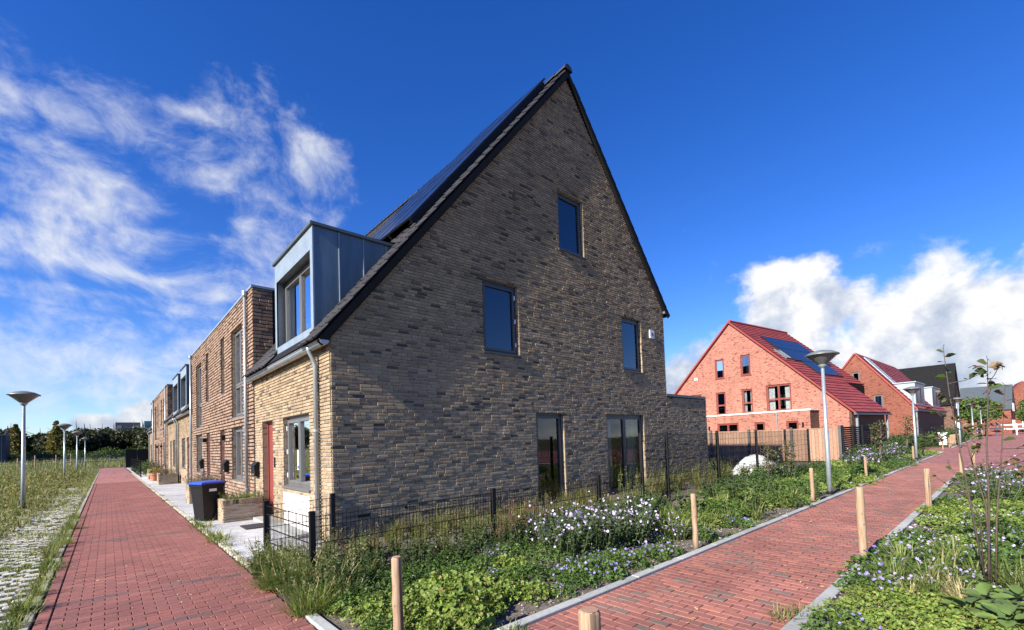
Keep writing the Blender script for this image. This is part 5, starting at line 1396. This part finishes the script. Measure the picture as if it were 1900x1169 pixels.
# hedge fence at the end of the terrace
hf = thing('mesh_fence', 'black mesh fence in front of shrubs past the last planter', 'fence', (-1.2, 34, 0))
for y in (31.0, 36.0, 41, 46): fence_post(hf, -1.15, y, 1.1)
for a, b in ((31, 36), (36, 41), (41, 46)): fence_panel(hf, -1.15, a, -1.15, b, 1.08, dens=0.2)
fence_panel(hf, -1.15, 31, -0.1, 31, 1.08, dens=0.1)
bs = thing('screen_wall', 'dark garden screen wall at the end of the terrace', 'wall', (0, 58, 0))
for i in range(9): MB().box(WORLD, -1.3 + i * 1.0, -0.32 + i * 1.0, 58.0, 58.06, 0, 2.0).build('panel', 'black_clad', bs)
shrub = Kind(*[make_mound('shrub', 'leaf_dark', 700, 0.7, 0.95, 0.09, OVAL, flower='leaf_mid', nfl=60, fsize=0.1, ftm=OVAL, fup=0.05) for _ in range(2)])
for i in range(9): shrub.put(-0.6 + random.uniform(-.15, .3), 32 + i * 1.5, 'dark evergreen shrub behind the black mesh fence past the terrace', 'shrub', 'shrubs past the terrace', random.uniform(.8, 1.1))
for i in range(8): shrub.put(23 + i * 1.3, -2.6 + random.uniform(-.3, .2), 'dark shrub at the foot of the slatted garden fence', 'shrub', 'shrubs by the slatted fence', random.uniform(.7, 1.0))
for i in range(6): shrub.put(9.5 + i * 1.4, -2.5 + random.uniform(-.3, .2), 'dark rounded shrub in front of the tall mesh fence', 'shrub', 'shrubs by the tall mesh fence', random.uniform(.55, .8))
for i in range(12): shrub.put(34 + i * 0.9, random.uniform(-2.8, -1.6), 'dark shrub before the zinc dormer house', 'shrub', 'shrubs before the zinc dormer house', random.uniform(.8, 1.4))
for i in range(16): shrub.put(46 + i * 2.2, random.uniform(-4.0, -2.0), 'dark shrub beyond the cross street', 'shrub', 'shrubs beyond the cross street', random.uniform(1.0, 1.7))
for i in range(7): shrub.put(46 + i * 1.2, -10.6 + random.uniform(-.5, .5), 'dark shrub on the far corner of the sapling side', 'shrub', 'shrubs on the far corner', random.uniform(.8, 1.2))
for i in range(34): shrub.put(-48 + i * 2.0 + random.uniform(-.6, .6), 176 - i * 0.35 + random.uniform(-3, 3), 'dark undergrowth bush at the foot of the wood', 'shrub', 'undergrowth at the foot of the wood', random.uniform(2.6, 4.2))
shrub.drop()
tp = thing('tarpaulin_heap', 'white tarpaulin heap in the garden behind the tall mesh fence', 'tarpaulin', (16.5, -0.6, 0))
vv = []; nx, ny = 22, 12
for j in range(ny):
    for i in range(nx):
        u, v_ = i / (nx - 1), j / (ny - 1); hgt = 0.75 * (math.sin(math.pi * u) ** .6) * (math.sin(math.pi * v_) ** .5) * (0.7 + 0.3 * math.sin(u * 9 + v_ * 4)); vv.append((15.2 + 2.8 * u, -1.2 + 1.3 * v_, hgt + random.gauss(0, .02)))
meshobj('sheet', vv, [(j * nx + i, j * nx + i + 1, (j + 1) * nx + i + 1, (j + 1) * nx + i) for j in range(ny - 1) for i in range(nx - 1)], 'tarpaulin', tp, True)

# ---------------------------------------------------------- orange brick house
u_ = np.array([0.9885, -0.151, 0]); v_ = np.array([0.151, 0.9885, 0]); c_ = np.array([33.77, -0.53, 0.0])
OG = Fr(c_, v_, -u_)     # gable wall faces the board fence
OH = thing('detached_house', 'orange brick house with red tiled roof and solar panels behind the board fence', 'house', tuple(c_))
AV, AZ_ = 8.08, 10.6; EZ, LV, LZ = 2.9, 14.6, 4.2
def gable(parent, fr, pts, ops, mat, name='gable_wall'):
    """wall polygon with window openings: horizontal slices"""
    b = MB(); zs = sorted(set([z for _, z in pts] + [z for o in ops for z in o[2:]])); 
    zz = []
    for a, c in zip(zs, zs[1:]):
        k = max(1, int((c - a) / 0.25)); zz += [a + (c - a) * i / k for i in range(k)]
    zz.append(zs[-1])
    def lim(z):
        xs = []
        for (p, q), (r, s) in zip(pts, pts[1:] + pts[:1]):
            if (q - z) * (s - z) <= 0 and abs(s - q) > 1e-6: xs.append(p + (r - p) * (z - q) / (s - q))
        return min(xs), max(xs)
    for a, c in zip(zz, zz[1:]):
        l0, r0 = lim(a + 1e-4); l1, r1 = lim(c - 1e-4); cuts = sorted([(o[0], o[1]) for o in ops if o[2] < (a + c) / 2 < o[3]])
        e = [(l0, l1)] ; cur = (l0, l1)
        for p, q in cuts:
            b.quad(fr(cur[0], 0, a), fr(p, 0, a), fr(p, 0, c), fr(cur[1], 0, c)); cur = (q, q)
        b.quad(fr(cur[0], 0, a), fr(r0, 0, a), fr(r1, 0, c), fr(cur[1], 0, c))
    return b.build(name, mat, parent)
OPS = [(8.75, 9.53, 6.15, 7.76), (6.55, 7.33, 6.15, 7.78), (8.73, 9.58, 3.12, 5.03), (6.50, 7.35, 3.14, 5.05), (3.66, 5.44, 3.14, 5.13), (10.9, 12.0, 3.14, 5.05)]
gable(OH, OG, [(0, 0), (0, EZ), (AV, AZ_), (LV, LZ), (LV, 0)], OPS, 'wall_orange')
for i, o_ in enumerate(OPS):
    window(OH, OG, *o_, rec=0.08, fmat='door_red', cols=2 if i == 4 else 1, rows=[0.42] if i in (2, 3, 5) else ([0.45] if i == 4 else None), sill=True, reveal='wall_orange_x', curtain=i in (2, 3, 4))
MB().box(OG, 11.2, 11.5, 0.0, 0.03, 6.3, 6.5).build('wall_vent', 'white', OH)
sp_ = math.hypot(AV, AZ_ - EZ); UPo = (v_ * AV + np.array([0, 0, AZ_ - EZ])) / sp_; No = np.cross(u_, UPo); No = No if No[2] > 0 else -No
RS = Fr(c_ + np.array([0, 0, EZ]) - UPo * 0.35 - u_ * 0.2, u_, No, UPo)
upper = 3.6
deck = MB(); deck.box(RS, 0.0, 5.9, -0.02, 0.10, 0.0, upper); deck.box(RS, 0.0, 9.3, -0.02, 0.101, upper, sp_ + 0.35)
rfo = deck.build('roof', 'roof_red', OH)
def red_tiles(fr, s0, s1, t0, t1, parent, step=0.34, wd_=0.9):
    b = MB(); t = t0
    while t < t1 - 0.05:
        s = s0 - (0.0 if int((t - t0) / step) % 2 else wd_ / 2)
        while s < s1:
            a, e = max(s, s0), min(s + wd_ - 0.006, s1)
            if e - a > 0.05:
                b.add([fr(a, 0.16, t - 0.03), fr(e, 0.16, t - 0.03), fr(e, 0.11, min(t + step, t1)), fr(a, 0.11, min(t + step, t1)), fr(a, 0.10, t - 0.03), fr(e, 0.10, t - 0.03)], [(0, 1, 2, 3), (4, 5, 1, 0)])
            s += wd_
        t += step
    b.build('roof_tile', 'roof_red', parent, kind='stuff')
red_tiles(RS, 0.0, 5.9, 0.0, upper, rfo); red_tiles(RS, 0.0, 9.3, upper, sp_ + 0.33, rfo)
RSB = Fr(c_ + v_ * LV + np.array([0, 0, LZ]) - u_ * 0.2, u_, (v_ * (AZ_ - LZ) + np.array([0, 0, LV - AV])) / math.hypot(AZ_ - LZ, LV - AV), (-v_ * (LV - AV) + np.array([0, 0, AZ_ - LZ])) / math.hypot(AZ_ - LZ, LV - AV))
MB().box(RSB, 0.0, 9.3, -0.02, 0.1, -0.3, math.hypot(AZ_ - LZ, LV - AV)).build('roof_rear', 'roof_red', OH)
MB().tube([RS(0, 0.12, sp_ + 0.36), RS(9.3, 0.12, sp_ + 0.36)], 0.13, 8).build('ridge', 'roof_red', rfo)
ven = MB()
for i in range(2):
    for j in range(6): pass
for i in range(3):
    for j in range(2):
        t0 = 5.0 + i * 1.72; s0 = 1.9 + j * 0.0
for k_, (s0, t0) in enumerate([(1.7 + q * 1.03 + (0.0), t_) for t_ in (7.75, 6.05) for q in range(6)] + [(2.75 + q * 1.03, 4.35) for q in range(4)]):
    pnl = thing('solar_panel', 'dark blue solar panel on the red roof of the orange brick house', 'solar panel', tuple(RS(s0, 0.2, t0)), 'solar panels on the orange house')
    MB().frame(RS, s0, s0 + 1.02, t0, t0 + 1.68, 0.02, 0.18, 0.235).build('panel_frame', 'panel_frame', pnl); MB().box(RS, s0 + 0.02, s0 + 1.0, 0.185, 0.23, t0 + 0.02, t0 + 1.66).build('cells', 'solar_cell', pnl)
rw = MB().frame(RS, 0.75, 1.55, 6.2, 7.4, 0.07, 0.12, 0.24).build('roof_window', 'frame_grey', rfo); MB().box(RS, 0.82, 1.48, 0.13, 0.20, 6.27, 7.33).build('pane', 'zinc_light', rw)
MB().box(RS, 5.9, 9.3, -0.5, -0.022, upper - 0.12, upper - 0.02).build('eave_board', 'black_clad', OH)
MB().box(Fr(c_, u_, -v_), 5.9, 8.9, -2.35, -2.2, 0, 5.1).build('rear_wing_wall', 'black_clad', OH)
MB().box(Fr(c_, u_, -v_), 0.0, 5.6, -0.16, -0.0, 0, 2.8).build('side_wall', 'wall_darkbrown', OH)
MB().box(Fr(c_, u_, -v_), -0.2, 5.9, 0.18, 0.34, 2.55, 2.68).build('eave_gutter', 'zinc_dark', OH)
for s in (0.15, 5.4): MB().box(Fr(c_, u_, -v_), s, s + 0.12, 0.14, 0.26, 0, 2.55).build('porch_post', 'pipe_zinc', OH)
# its flat-roofed extension
OE = Fr(c_ - u_ * 1.3, v_, -u_)
OPE = [(7.0, 8.75, 0.4, 2.38), (5.0, 5.75, 0.6, 2.35), (2.7, 3.5, 0.6, 2.33), (10.0, 10.9, 0.5, 2.33)]
gable(OH, OE, [(1.95, 0), (1.95, 3.0), (13.0, 3.0), (13.0, 0)], OPE, 'wall_orange', 'extension_wall')
for o_ in OPE: window(OH, OE, *o_, rec=0.07, fmat='door_red', cols=2 if o_[1] - o_[0] > 1.2 else 1, sill=False, reveal='wall_orange_x')
MB().box(OE, 1.88, 13.05, -1.28, 0.05, 3.002, 3.10).build('extension_roof', 'white_panel', OH)
MB().box(Fr(c_ - u_ * 1.3, u_, -v_), 0.005, 1.29, -1.96, -1.94, 0, 3.0).build('extension_side', 'wall_darkbrown', OH)  # same orange brick in shade, the shade put into a dark brown colour
MB().tube([OE(4.1, 0.06, 0), OE(4.1, 0.06, 2.95)], 0.04, 8).build('downpipe', 'pipe_zinc', OH)
for s in (2.35, 9.4): MB().box(OE, s, s + 0.1, 0.0, 0.1, 1.9, 2.2).build('wall_lamp', 'black_steel', OH)
# person-high chimney flue peeping over the fence is left out of sight behind boards

# ---------------------------------------------------------- red-brown house with zinc dormers
u3 = np.array([0.9995, -0.033, 0]); v3 = np.array([0.033, 0.9995, 0]); c3 = np.array([44.71, -2.47, 0.0])
D3 = thing('detached_house', 'red-brown brick house with red roof and two zinc dormers', 'house', tuple(c3)); G3 = Fr(c3, v3, -u3)
A3, Z3, E3 = 3.62, 8.02, 3.2
o3 = [(3.35, 3.93, 5.21, 6.48), (1.91, 2.55, 3.17, 4.39)]
gable(D3, G3, [(0, 0), (0, E3), (A3, Z3), (2 * A3, E3), (2 * A3, 0)], o3, 'wall_redbrown')
for i, o_ in enumerate(o3): window(D3, G3, *o_, rec=0.08, fmat='frame_grey', sill=True, reveal='wall_darkbrown', blind=None if i == 0 else 0.7)
s3 = math.hypot(A3, Z3 - E3); UP3 = (v3 * A3 + np.array([0, 0, Z3 - E3])) / s3; N3 = np.cross(u3, UP3); N3 = N3 if N3[2] > 0 else -N3
R3 = Fr(c3 + np.array([0, 0, E3]) - UP3 * 0.25 - u3 * 0.12, u3, N3, UP3)
r3 = MB().box(R3, 0, 15.5, -0.02, 0.1, 0, s3 + 0.3).build('roof', 'roof_red', D3); red_tiles(R3, 0, 15.5, 0, s3 + 0.28, r3, 0.33, 1.2)
UPb = (-v3 * A3 + np.array([0, 0, Z3 - E3])) / s3; Nb = np.cross(UPb, u3); Nb = Nb if Nb[2] > 0 else -Nb
MB().box(Fr(c3 + v3 * 2 * A3 + np.array([0, 0, E3]) - u3 * 0.12, u3, Nb, UPb), 0, 15.5, -0.02, 0.1, -0.2, s3).build('roof_rear', 'roof_red', D3)
MB().box(Fr(c3, u3, -v3), 0.01, 15.3, -0.3, -0.0, 0, E3 - 0.12).build('front_wall', 'wall_darkbrown', D3)
MB().box(Fr(c3, u3, -v3), -0.1, 15.5, 0.05, 0.2, E3 - 0.33, E3 - 0.18).build('gutter', 'zinc_dark', D3)
MB().tube([Fr(c3, u3, -v3)(0.1, 0.08, 0), Fr(c3, u3, -v3)(0.1, 0.08, E3 - 0.2)], 0.06, 8).build('downpipe', 'pipe_zinc', D3)
for k_, s0 in enumerate((0.7, 9.0)):
    S3 = Fr(c3, u3, -v3)
    dq = MB(); z0, z1 = E3 + 0.05, E3 + 2.0; dp = (z1 - E3) / ((Z3 - E3) / A3)
    for s in (s0, s0 + 4.2): dq.quad(S3(s, 0.0, z0), S3(s, -dp, z1), S3(s, 0.0, z1))
    dq.quad(S3(s0, 0, z0), S3(s0 + 4.2, 0, z0), S3(s0 + 4.2, 0, z1), S3(s0, 0, z1))
    dq.box(S3, s0 - 0.1, s0 + 4.3, -dp - 0.1, 0.1, z1, z1 + 0.08); dd_ = dq.build('dormer', 'zinc_light', D3)
    for s in (s0 + 0.5, s0 + 2.3): MB().box(S3, s, s + 1.4, 0.01, 0.04, z0 + 0.35, z1 - 0.25).build('window', 'solar_cell', dd_)
for i in range(3):
    t0 = 1.9 + i * 1.3; pnl = thing('solar_panel', 'solar panel coloured pale for its glint, high on the red-brown house', 'solar panel', tuple(R3(1.0, 0.2, t0)), 'solar panels on the red-brown house')
    MB().frame(R3, 0.9, 2.3, t0, t0 + 1.28, 0.04, 0.16, 0.23).build('panel_frame', 'zinc_light', pnl); MB().box(R3, 0.94, 2.26, 0.165, 0.22, t0 + 0.04, t0 + 1.24).build('cells', 'zinc_light', pnl)  # cells in pale zinc: the glint is put into their colour

# ---------------------------------------------------------- black-roofed house and far houses
def simple_house(name, label, c, u, wd_, dp, ez, rz, wall, roof, group=None, nw=3, white=True):
    """gable facing along -v side: c is the near corner of the gable, u across the gable, w along the ridge"""
    u = np.array([*u, 0.0]); u /= np.linalg.norm(u); wv = np.array([-u[1], u[0], 0]); c = np.array(c, float)
    H = thing(name, label, 'house', tuple(c), group); G_ = Fr(c, u, -wv)
    gable(H, G_, [(0, 0), (0, ez), (wd_ / 2, rz), (wd_, ez), (wd_, 0)], [], wall)
    s = math.hypot(wd_ / 2, rz - ez)
    for sg, o_ in ((1, 0.0), (-1, wd_)):
        up = (u * sg * wd_ / 2 + np.array([0, 0, rz - ez])) / s; nn = np.cross(up, wv) * 1.0; nn = nn if nn[2] > 0 else -nn
        F_ = Fr(c + u * o_ + np.array([0, 0, ez]), wv, nn, up)
        r_ = MB().box(F_, -0.15, dp, 0.0, 0.12, -0.25, s + 0.05).build('roof', roof, H)
        ln = MB(); t = 0.0
        while t < s: ln.box(F_, -0.15, dp, 0.121, 0.15, t, t + 0.26); t += 0.36
        ln.build('roof_tile', roof, r_, kind='stuff')
        MB().box(Fr(c + u * o_, wv, u * -sg), 0.01, dp - 0.05, -0.3, 0.0, 0, ez).build('wall', wall, H)
    for lv, z0 in enumerate((0.9, 3.7)):
        if z0 + 1.3 > ez + 1.5: continue
        for i in range(nw):
            a = wd_ * (i + 0.7) / (nw + 0.4); f_ = MB().box(G_, a - 0.42, a + 0.42, 0.0, 0.04, z0, z0 + 1.35).build('window', 'white' if white else 'frame_grey', H); MB().box(G_, a - 0.33, a + 0.33, 0.041, 0.05, z0 + 0.08, z0 + 1.27).build('pane', 'solar_cell' if not white else 'zinc_light', f_)
    return H


simple_house('detached_house', 'dark brown brick house with black tiled roof behind the zinc dormer house', (71.5, -3.0, 0), (1, -0.03), 6.6, 11, 4.2, 9.2, 'wall_darkbrown', 'black_clad')
simple_house('detached_house', 'distant brick house with dark grey roof down the footpath', (104, -7.5, 0), (1, -0.05), 9, 6, 4.0, 8.0, 'wall_redbrown', 'zinc_dark')
for i, (x, y) in enumerate(((128, -5.5), (132, -14), (136, -22), (120, -27))):
    simple_house('detached_house', 'distant brick house with red roof far down the footpath', (x, y, 0), (0.1, -1), 7.5, 9, 5.0, 9.6, 'wall_redbrown', 'roof_red', 'distant red-roofed houses')
fbar = thing('rail_fence', 'white rail fence across the far end of the footpath', 'fence', (95, -6, 0))
for z in (0.8, 1.4): MB().box(WORLD, 94.95, 95.05, -26, -4, z, z + 0.14).build('rail', 'white', fbar)
for i in range(12): MB().box(WORLD, 94.9, 95.1, -26 + i * 2, -25.85 + i * 2, 0, 1.6).build('post', 'white', fbar)
ub = thing('utility_box', 'white utility cabinet before the dark brown house', 'cabinet', (50.5, -3.6, 0))
MB().box(WORLD, 50.2, 50.8, -3.8, -3.3, 0, 1.0).build('cabinet', 'white', ub); MB().box(WORLD, 50.15, 50.85, -3.85, -3.25, 1.001, 1.06).build('lid', 'white', ub)

# ---------------------------------------------------------- trees
def make_tree(name, mat, h, rad, n, lsz, trunk_h=0.3, conic=False, lobes=9, seed=0):
    rg = np.random.default_rng(seed); root = bpy.data.objects.new(name, None); col.objects.link(root)
    b = MB(); b.tube([(0, 0, -0.2), (0.05, 0, h * 0.3), (0, 0.05, h * 0.65), (0, 0, h * 0.9)], [h * 0.022, h * 0.017, h * 0.009, h * 0.003], 8)
    for i in range(8):
        a = rg.uniform(0, 6.28); z = h * rg.uniform(trunk_h, 0.7); b.tube([(0, 0, z), (rad * .35 * math.cos(a), rad * .35 * math.sin(a), z + h * .08), (rad * .75 * math.cos(a), rad * .75 * math.sin(a), z + h * .15)], [h * .007, h * .005, h * .002], 5)
    b.build('trunk', 'bark', root)
    if conic:
        z = rg.uniform(0, 1, n) ** 1.3; a = rg.uniform(0, 6.28, n); tier = 0.78 + 0.22 * np.sin(z * 46)
        r = rad * (1 - z) ** 0.8 * tier * np.sqrt(rg.uniform(0.35, 1, n)); P = np.stack([r * np.cos(a), r * np.sin(a), h * (0.06 + 0.94 * z)], 1)
    else:
        C = rg.normal(0, 1, (lobes, 3)); C /= np.linalg.norm(C, axis=1, keepdims=True); C *= np.array([rad * .62, rad * .62, h * .26]) * rg.uniform(0.5, 1, (lobes, 1)); C[:, 2] += h * (0.5 + trunk_h * .4)
        R2 = rg.uniform(0.32, 0.55, lobes) * rad; k = rg.integers(0, lobes, n); q = rg.normal(0, 1, (n, 3)); q /= np.linalg.norm(q, axis=1, keepdims=True)
        P = C[k] + q * (R2[k] * rg.uniform(0.55, 1.05, n))[:, None] * np.array([1, 1, 0.8])
    Nn = rg.normal(0, 1, (n, 3)); Nn[:, 2] += 0.6; s = lsz * rg.uniform(.6, 1.3, n)
    foliage('crown', [scatter(P, rg.normal(0, 1, (n, 3)), Nn, s * 1.3, s, OVAL)], mat, root)
    return root


broad = Kind(*[make_tree('broadleaf_tree', 'leaf_wood', 13.5, 5.5, 3400, 0.75, -0.15, seed=s, lobes=13) for s in (1, 2, 3)])
TL = 'dark broadleaf tree in the wood beyond the meadow'
for i in range(44):
    t = i / 43; x = -62 + 82 * t + random.uniform(-2, 2); y = 205 - 20 * t + random.uniform(-9, 12) - (0 if t < .6 else 8)
    px = -30 + 300 * (t - 0.32) / 0.68
    hs = 1.0 + 0.13 * math.sin(t * 9) + random.uniform(-.06, .1) - max(0, (t - 0.66)) * 1.1
    broad.put(x, y, TL, 'tree', 'trees of the dark wood', max(.55, hs))
broad.drop()
con = Kind(make_tree('conifer', 'leaf_gold', 11.5, 3.6, 2600, 0.55, 0.05, True, seed=5))
con.put(-22.3, 182, 'golden conifer in front of the dark wood beside the blue shed', 'tree', None, .93); con.put(-13.9, 178, 'golden conifer in front of the dark wood behind the street lamps', 'tree', None, 1.0); con.drop()
bt = Kind(make_tree('birch', 'leaf_mid', 8.0, 3.0, 1600, 0.35, 0.2, seed=8))
for x, y, s in ((78, -4.0, .75), (84, -4.6, .8), (90, -5.0, .75), (100, -9.5, .6), (112, -11, .7), (118, -9, .9), (126, -16, .8), (108, -15, .6)): bt.put(x, y, 'green tree standing between the far houses', 'tree', 'green trees between the far houses', s)
bt.drop()
yt = Kind(make_tree('young_tree', 'leaf_sapling', 2.3, 0.55, 260, 0.09, 0.3, seed=11))
for x, y, s in ((21.0, -3.9, .95), (12.0, -2.6, .6), (31.5, -3.4, 1.15), (13.6, -2.7, .65)): yt.put(x, y, 'thin young tree with sparse leaves in the footpath bed', 'tree', 'young trees in the footpath bed', s)
yt.drop()
# far apartment blocks behind the wood
ab = thing('apartment_block', 'dark brick apartment block rising behind the wood', 'building', (5, 335, 0))
MB().box(WORLD, 0.5, 11.5, 333, 350, 0, 19.3).build('block', 'hazy_brick', ab)
for r_ in range(4):
    for c_2 in range(4): MB().box(WORLD, 1.2 + c_2 * 2.6, 3.2 + c_2 * 2.6, 332.9, 333.0, 6.0 + r_ * 3.3, 7.6 + r_ * 3.3).build('window', 'zinc_light' if (r_ + c_2) % 3 == 0 else 'zinc_dark', ab)
ab2 = thing('glass_tower', 'green glass office tower next to the dark apartment block', 'building', (15, 327, 0))
MB().box(WORLD, 13.0, 26, 327, 345, 0, 19.8).build('block', 'hazy_green', ab2)
for r_ in range(6): MB().box(WORLD, 13.2, 25.8, 326.9, 327.0, 2 + r_ * 3.0, 2.5 + r_ * 3.0).build('floor_band', 'zinc_dark', ab2)
MB().tube([(17, 330, 19.8), (17, 330, 25)], 0.2, 6).build('mast', 'zinc_dark', ab2)
bsx = thing('shed', 'dark blue shed at the edge of the wood behind the meadow fence', 'shed', (-27, 165, 0))
MB().box(WORLD, -34, -22.2, 165, 172, 0, 7.2).build('wall', 'blue_shed', bsx); MB().box(WORLD, -34.2, -22.0, 164.8, 172.2, 7.201, 7.5).build('flat_roof', 'zinc_dark', bsx)
for i in range(12): MB().box(WORLD, -34 + i * 1.0, -33.85 + i * 1.0, 164.9, 164.98, 0, 7.2).build('rib', 'zinc_dark', bsx)
# meadow fence with pale stakes
mf = thing('wire_fence', 'wire fence on pale wooden stakes at the far side of the meadow', 'fence', (-14, 80, 0))
fp = [(-19.5, 62), (-16.9, 66), (-15.0, 69), (-13.2, 64), (-12.3, 72), (-11.2, 76), (-10.0, 80), (-8.6, 90), (-7.4, 98)]
for x, y in fp: MB().tube([(x, y, -0.1), (x + random.uniform(-.1, .1), y, random.uniform(1.4, 1.8))], 0.08, 6).build('stake', 'chestnut', mf)
wr = MB()
for (x, y), (x2, y2) in zip(fp, fp[1:]):
    for z in (0.4, 0.8, 1.25): wr.tube([(x, y, z), (x2, y2, z)], 0.02, 3, False)
wr.build('wire', 'zinc_dark', mf, kind='stuff')
rl = thing('rail_fence', 'dark rail fence at the end of the red street', 'fence', (0, 75, 0))
for z in (0.6, 1.2): MB().box(WORLD, -7, 2, 74.97, 75.03, z, z + 0.07).build('rail', 'zinc_dark', rl)
for i in range(7): MB().box(WORLD, -7 + i * 1.5, -6.92 + i * 1.5, 74.95, 75.05, 0, 1.3).build('post', 'zinc_dark', rl)

# ---------------------------------------------------------- sapling with several stems
sb = np.array([3.72, -7.34, 0.0])
sp = thing('sapling', 'thin multi-stemmed sapling with few large leaves in the bed', 'tree', tuple(sb))
lm = bpy.data.meshes.new('leaf'); lv, lf = OVAL; lm.from_pydata((lv * 1.0).tolist(), [], lf); lm.materials.append(MAT['leaf_sapling'])
back = np.array([RM[0, 0], RM[1, 0], 0]); fwd = np.array([RM[0, 2], RM[1, 2], 0])


def leaf(p, dr, s):
    o = bpy.data.objects.new('leaf', lm); col.objects.link(o); o.parent = sp; o.location = np.array(p) - sb
    dr = Vector(dr).normalized(); q = dr.to_track_quat('Y', 'Z') @ Matrix.Rotation(random.uniform(-1.3, 1.3), 3, 'Y').to_quaternion(); o.rotation_mode = 'QUATERNION'; o.rotation_quaternion = q; o.scale = (s * 1.25, s, s)


def stem_(pts, r0, nleaf_top, twigs, leafs=0.11):
    pts = [sb + np.array(p) for p in pts]; b = MB(); b.tube(pts, list(np.linspace(r0 * 0.7, 0.003, len(pts))), 6); b.build('stem', 'stem', sp, True)
    top = pts[-1]; prev = pts[-2]
    for i in range(nleaf_top):
        a = i * 2.4; p = top + (prev - top) * (0.0 + 0.11 * i); leaf(p, (math.cos(a), math.sin(a), 0.35 - 0.03 * i), leafs * random.uniform(.75, 1.1))
    for t, ln in twigs:
        k = t * (len(pts) - 1); i = int(min(k, len(pts) - 2)); p = pts[i] + (pts[i + 1] - pts[i]) * (k - i); a = random.uniform(0, 6.28)
        e = p + np.array([math.cos(a), math.sin(a), random.uniform(0.1, .7)]) * ln; mid = (p + e) / 2 + np.array([0, 0, -0.02])
        MB().tube([p, mid, e], [0.0045, 0.0035, 0.002], 4).build('twig', 'stem', sp)
        for j in range(random.randint(6, 11)):
            tt = random.uniform(0.45, 1.0); leaf(p + (e - p) * tt, (random.gauss(0, 1), random.gauss(0, 1), random.uniform(-.9, .5)), random.uniform(.035, .075))


bk = back
stem_([(0, 0, 0), bk * -0.10 + np.array([0, 0, .8]), bk * -0.17 + np.array([0, 0, 1.35]), bk * -0.24 + np.array([0, 0, 1.95]), bk * -0.27 + np.array([0, 0, 2.42])], 0.014, 7, [(.62, .3), (.7, .32), (.8, .25)], 0.085)
stem_([bk * .02, bk * 0.08 + np.array([0, 0, .8]), bk * 0.10 + np.array([0, 0, 1.4]), bk * 0.15 + np.array([0, 0, 1.9]), bk * 0.17 + np.array([0, 0, 2.28])], 0.016, 9, [(.5, .3), (.58, .35), (.66, .35), (.75, .3), (.84, .28), (.9, .25)], 0.115)
stem_([bk * .05, bk * 0.05 + np.array([0, 0, .8]), bk * 0.03 + fwd * .1 + np.array([0, 0, 1.3]), bk * 0.0 + fwd * .15 + np.array([0, 0, 1.7])], 0.013, 5, [(.55, .35), (.65, .3), (.75, .35), (.85, .25)], 0.08)
stem_([bk * .09, bk * 0.15 + np.array([0, 0, .7]), bk * 0.24 + np.array([0, 0, 1.3]), bk * 0.33 + np.array([0, 0, 2.0])], 0.015, 8, [(.5, .35), (.6, .4), (.7, .35), (.8, .3), (.9, .3)], 0.10)
stem_([bk * .03 + fwd * .05, bk * -0.02 + np.array([0, 0, .7]), bk * -0.3 + np.array([0, 0, 1.25])], 0.011, 4, [(.7, .35), (.85, .3)], 0.07)

# broad-leaved plant in the near corner
def broad_leaf(x, y, n, s, label):
    h = thing('broad_leaved_plant', label, 'plant', (x, y, 0), 'broad-leaved plants by the sapling')
    xs_ = np.linspace(-1, 1, 5); ys_ = np.linspace(0, 1, 7); V = []
    for t in ys_:
        wd_ = 0.36 * math.sin(math.pi * min(1, t * 0.92 + 0.06)) ** 0.7
        for q in xs_: V.append((q * wd_, t, 0.10 * abs(q) - 0.35 * t * t + 0.02 * math.sin(q * 9)))
    me = bpy.data.meshes.new('leaf'); me.from_pydata(V, [], [(j * 5 + i, j * 5 + i + 1, j * 5 + i + 6, j * 5 + i + 5) for j in range(6) for i in range(4)]); me.materials.append(MAT['leaf_broad']); me.polygons.foreach_set('use_smooth', [True] * len(me.polygons))
    for i in range(n):
        o = bpy.data.objects.new('leaf', me); col.objects.link(o); o.parent = h; a = i * 2.399 + random.gauss(0, .2); r = 0.03 + 0.10 * (i / n)
        o.location = (r * math.cos(a), r * math.sin(a), 0.02 + 0.10 * (1 - i / n)); o.rotation_euler = (R_(random.uniform(15, 50) - 20 * i / n), random.gauss(0, .15), a - math.pi / 2); q = s * random.uniform(.75, 1.15); o.scale = (q, q, q)


for x, y in ((2.95, -7.36), (2.72, -7.5), (2.6, -7.28), (3.15, -7.55), (2.45, -7.5), (2.9, -7.7)): broad_leaf(x, y, 16, 0.14, 'glossy broad-leaved green plant next to the barrenwort carpet')
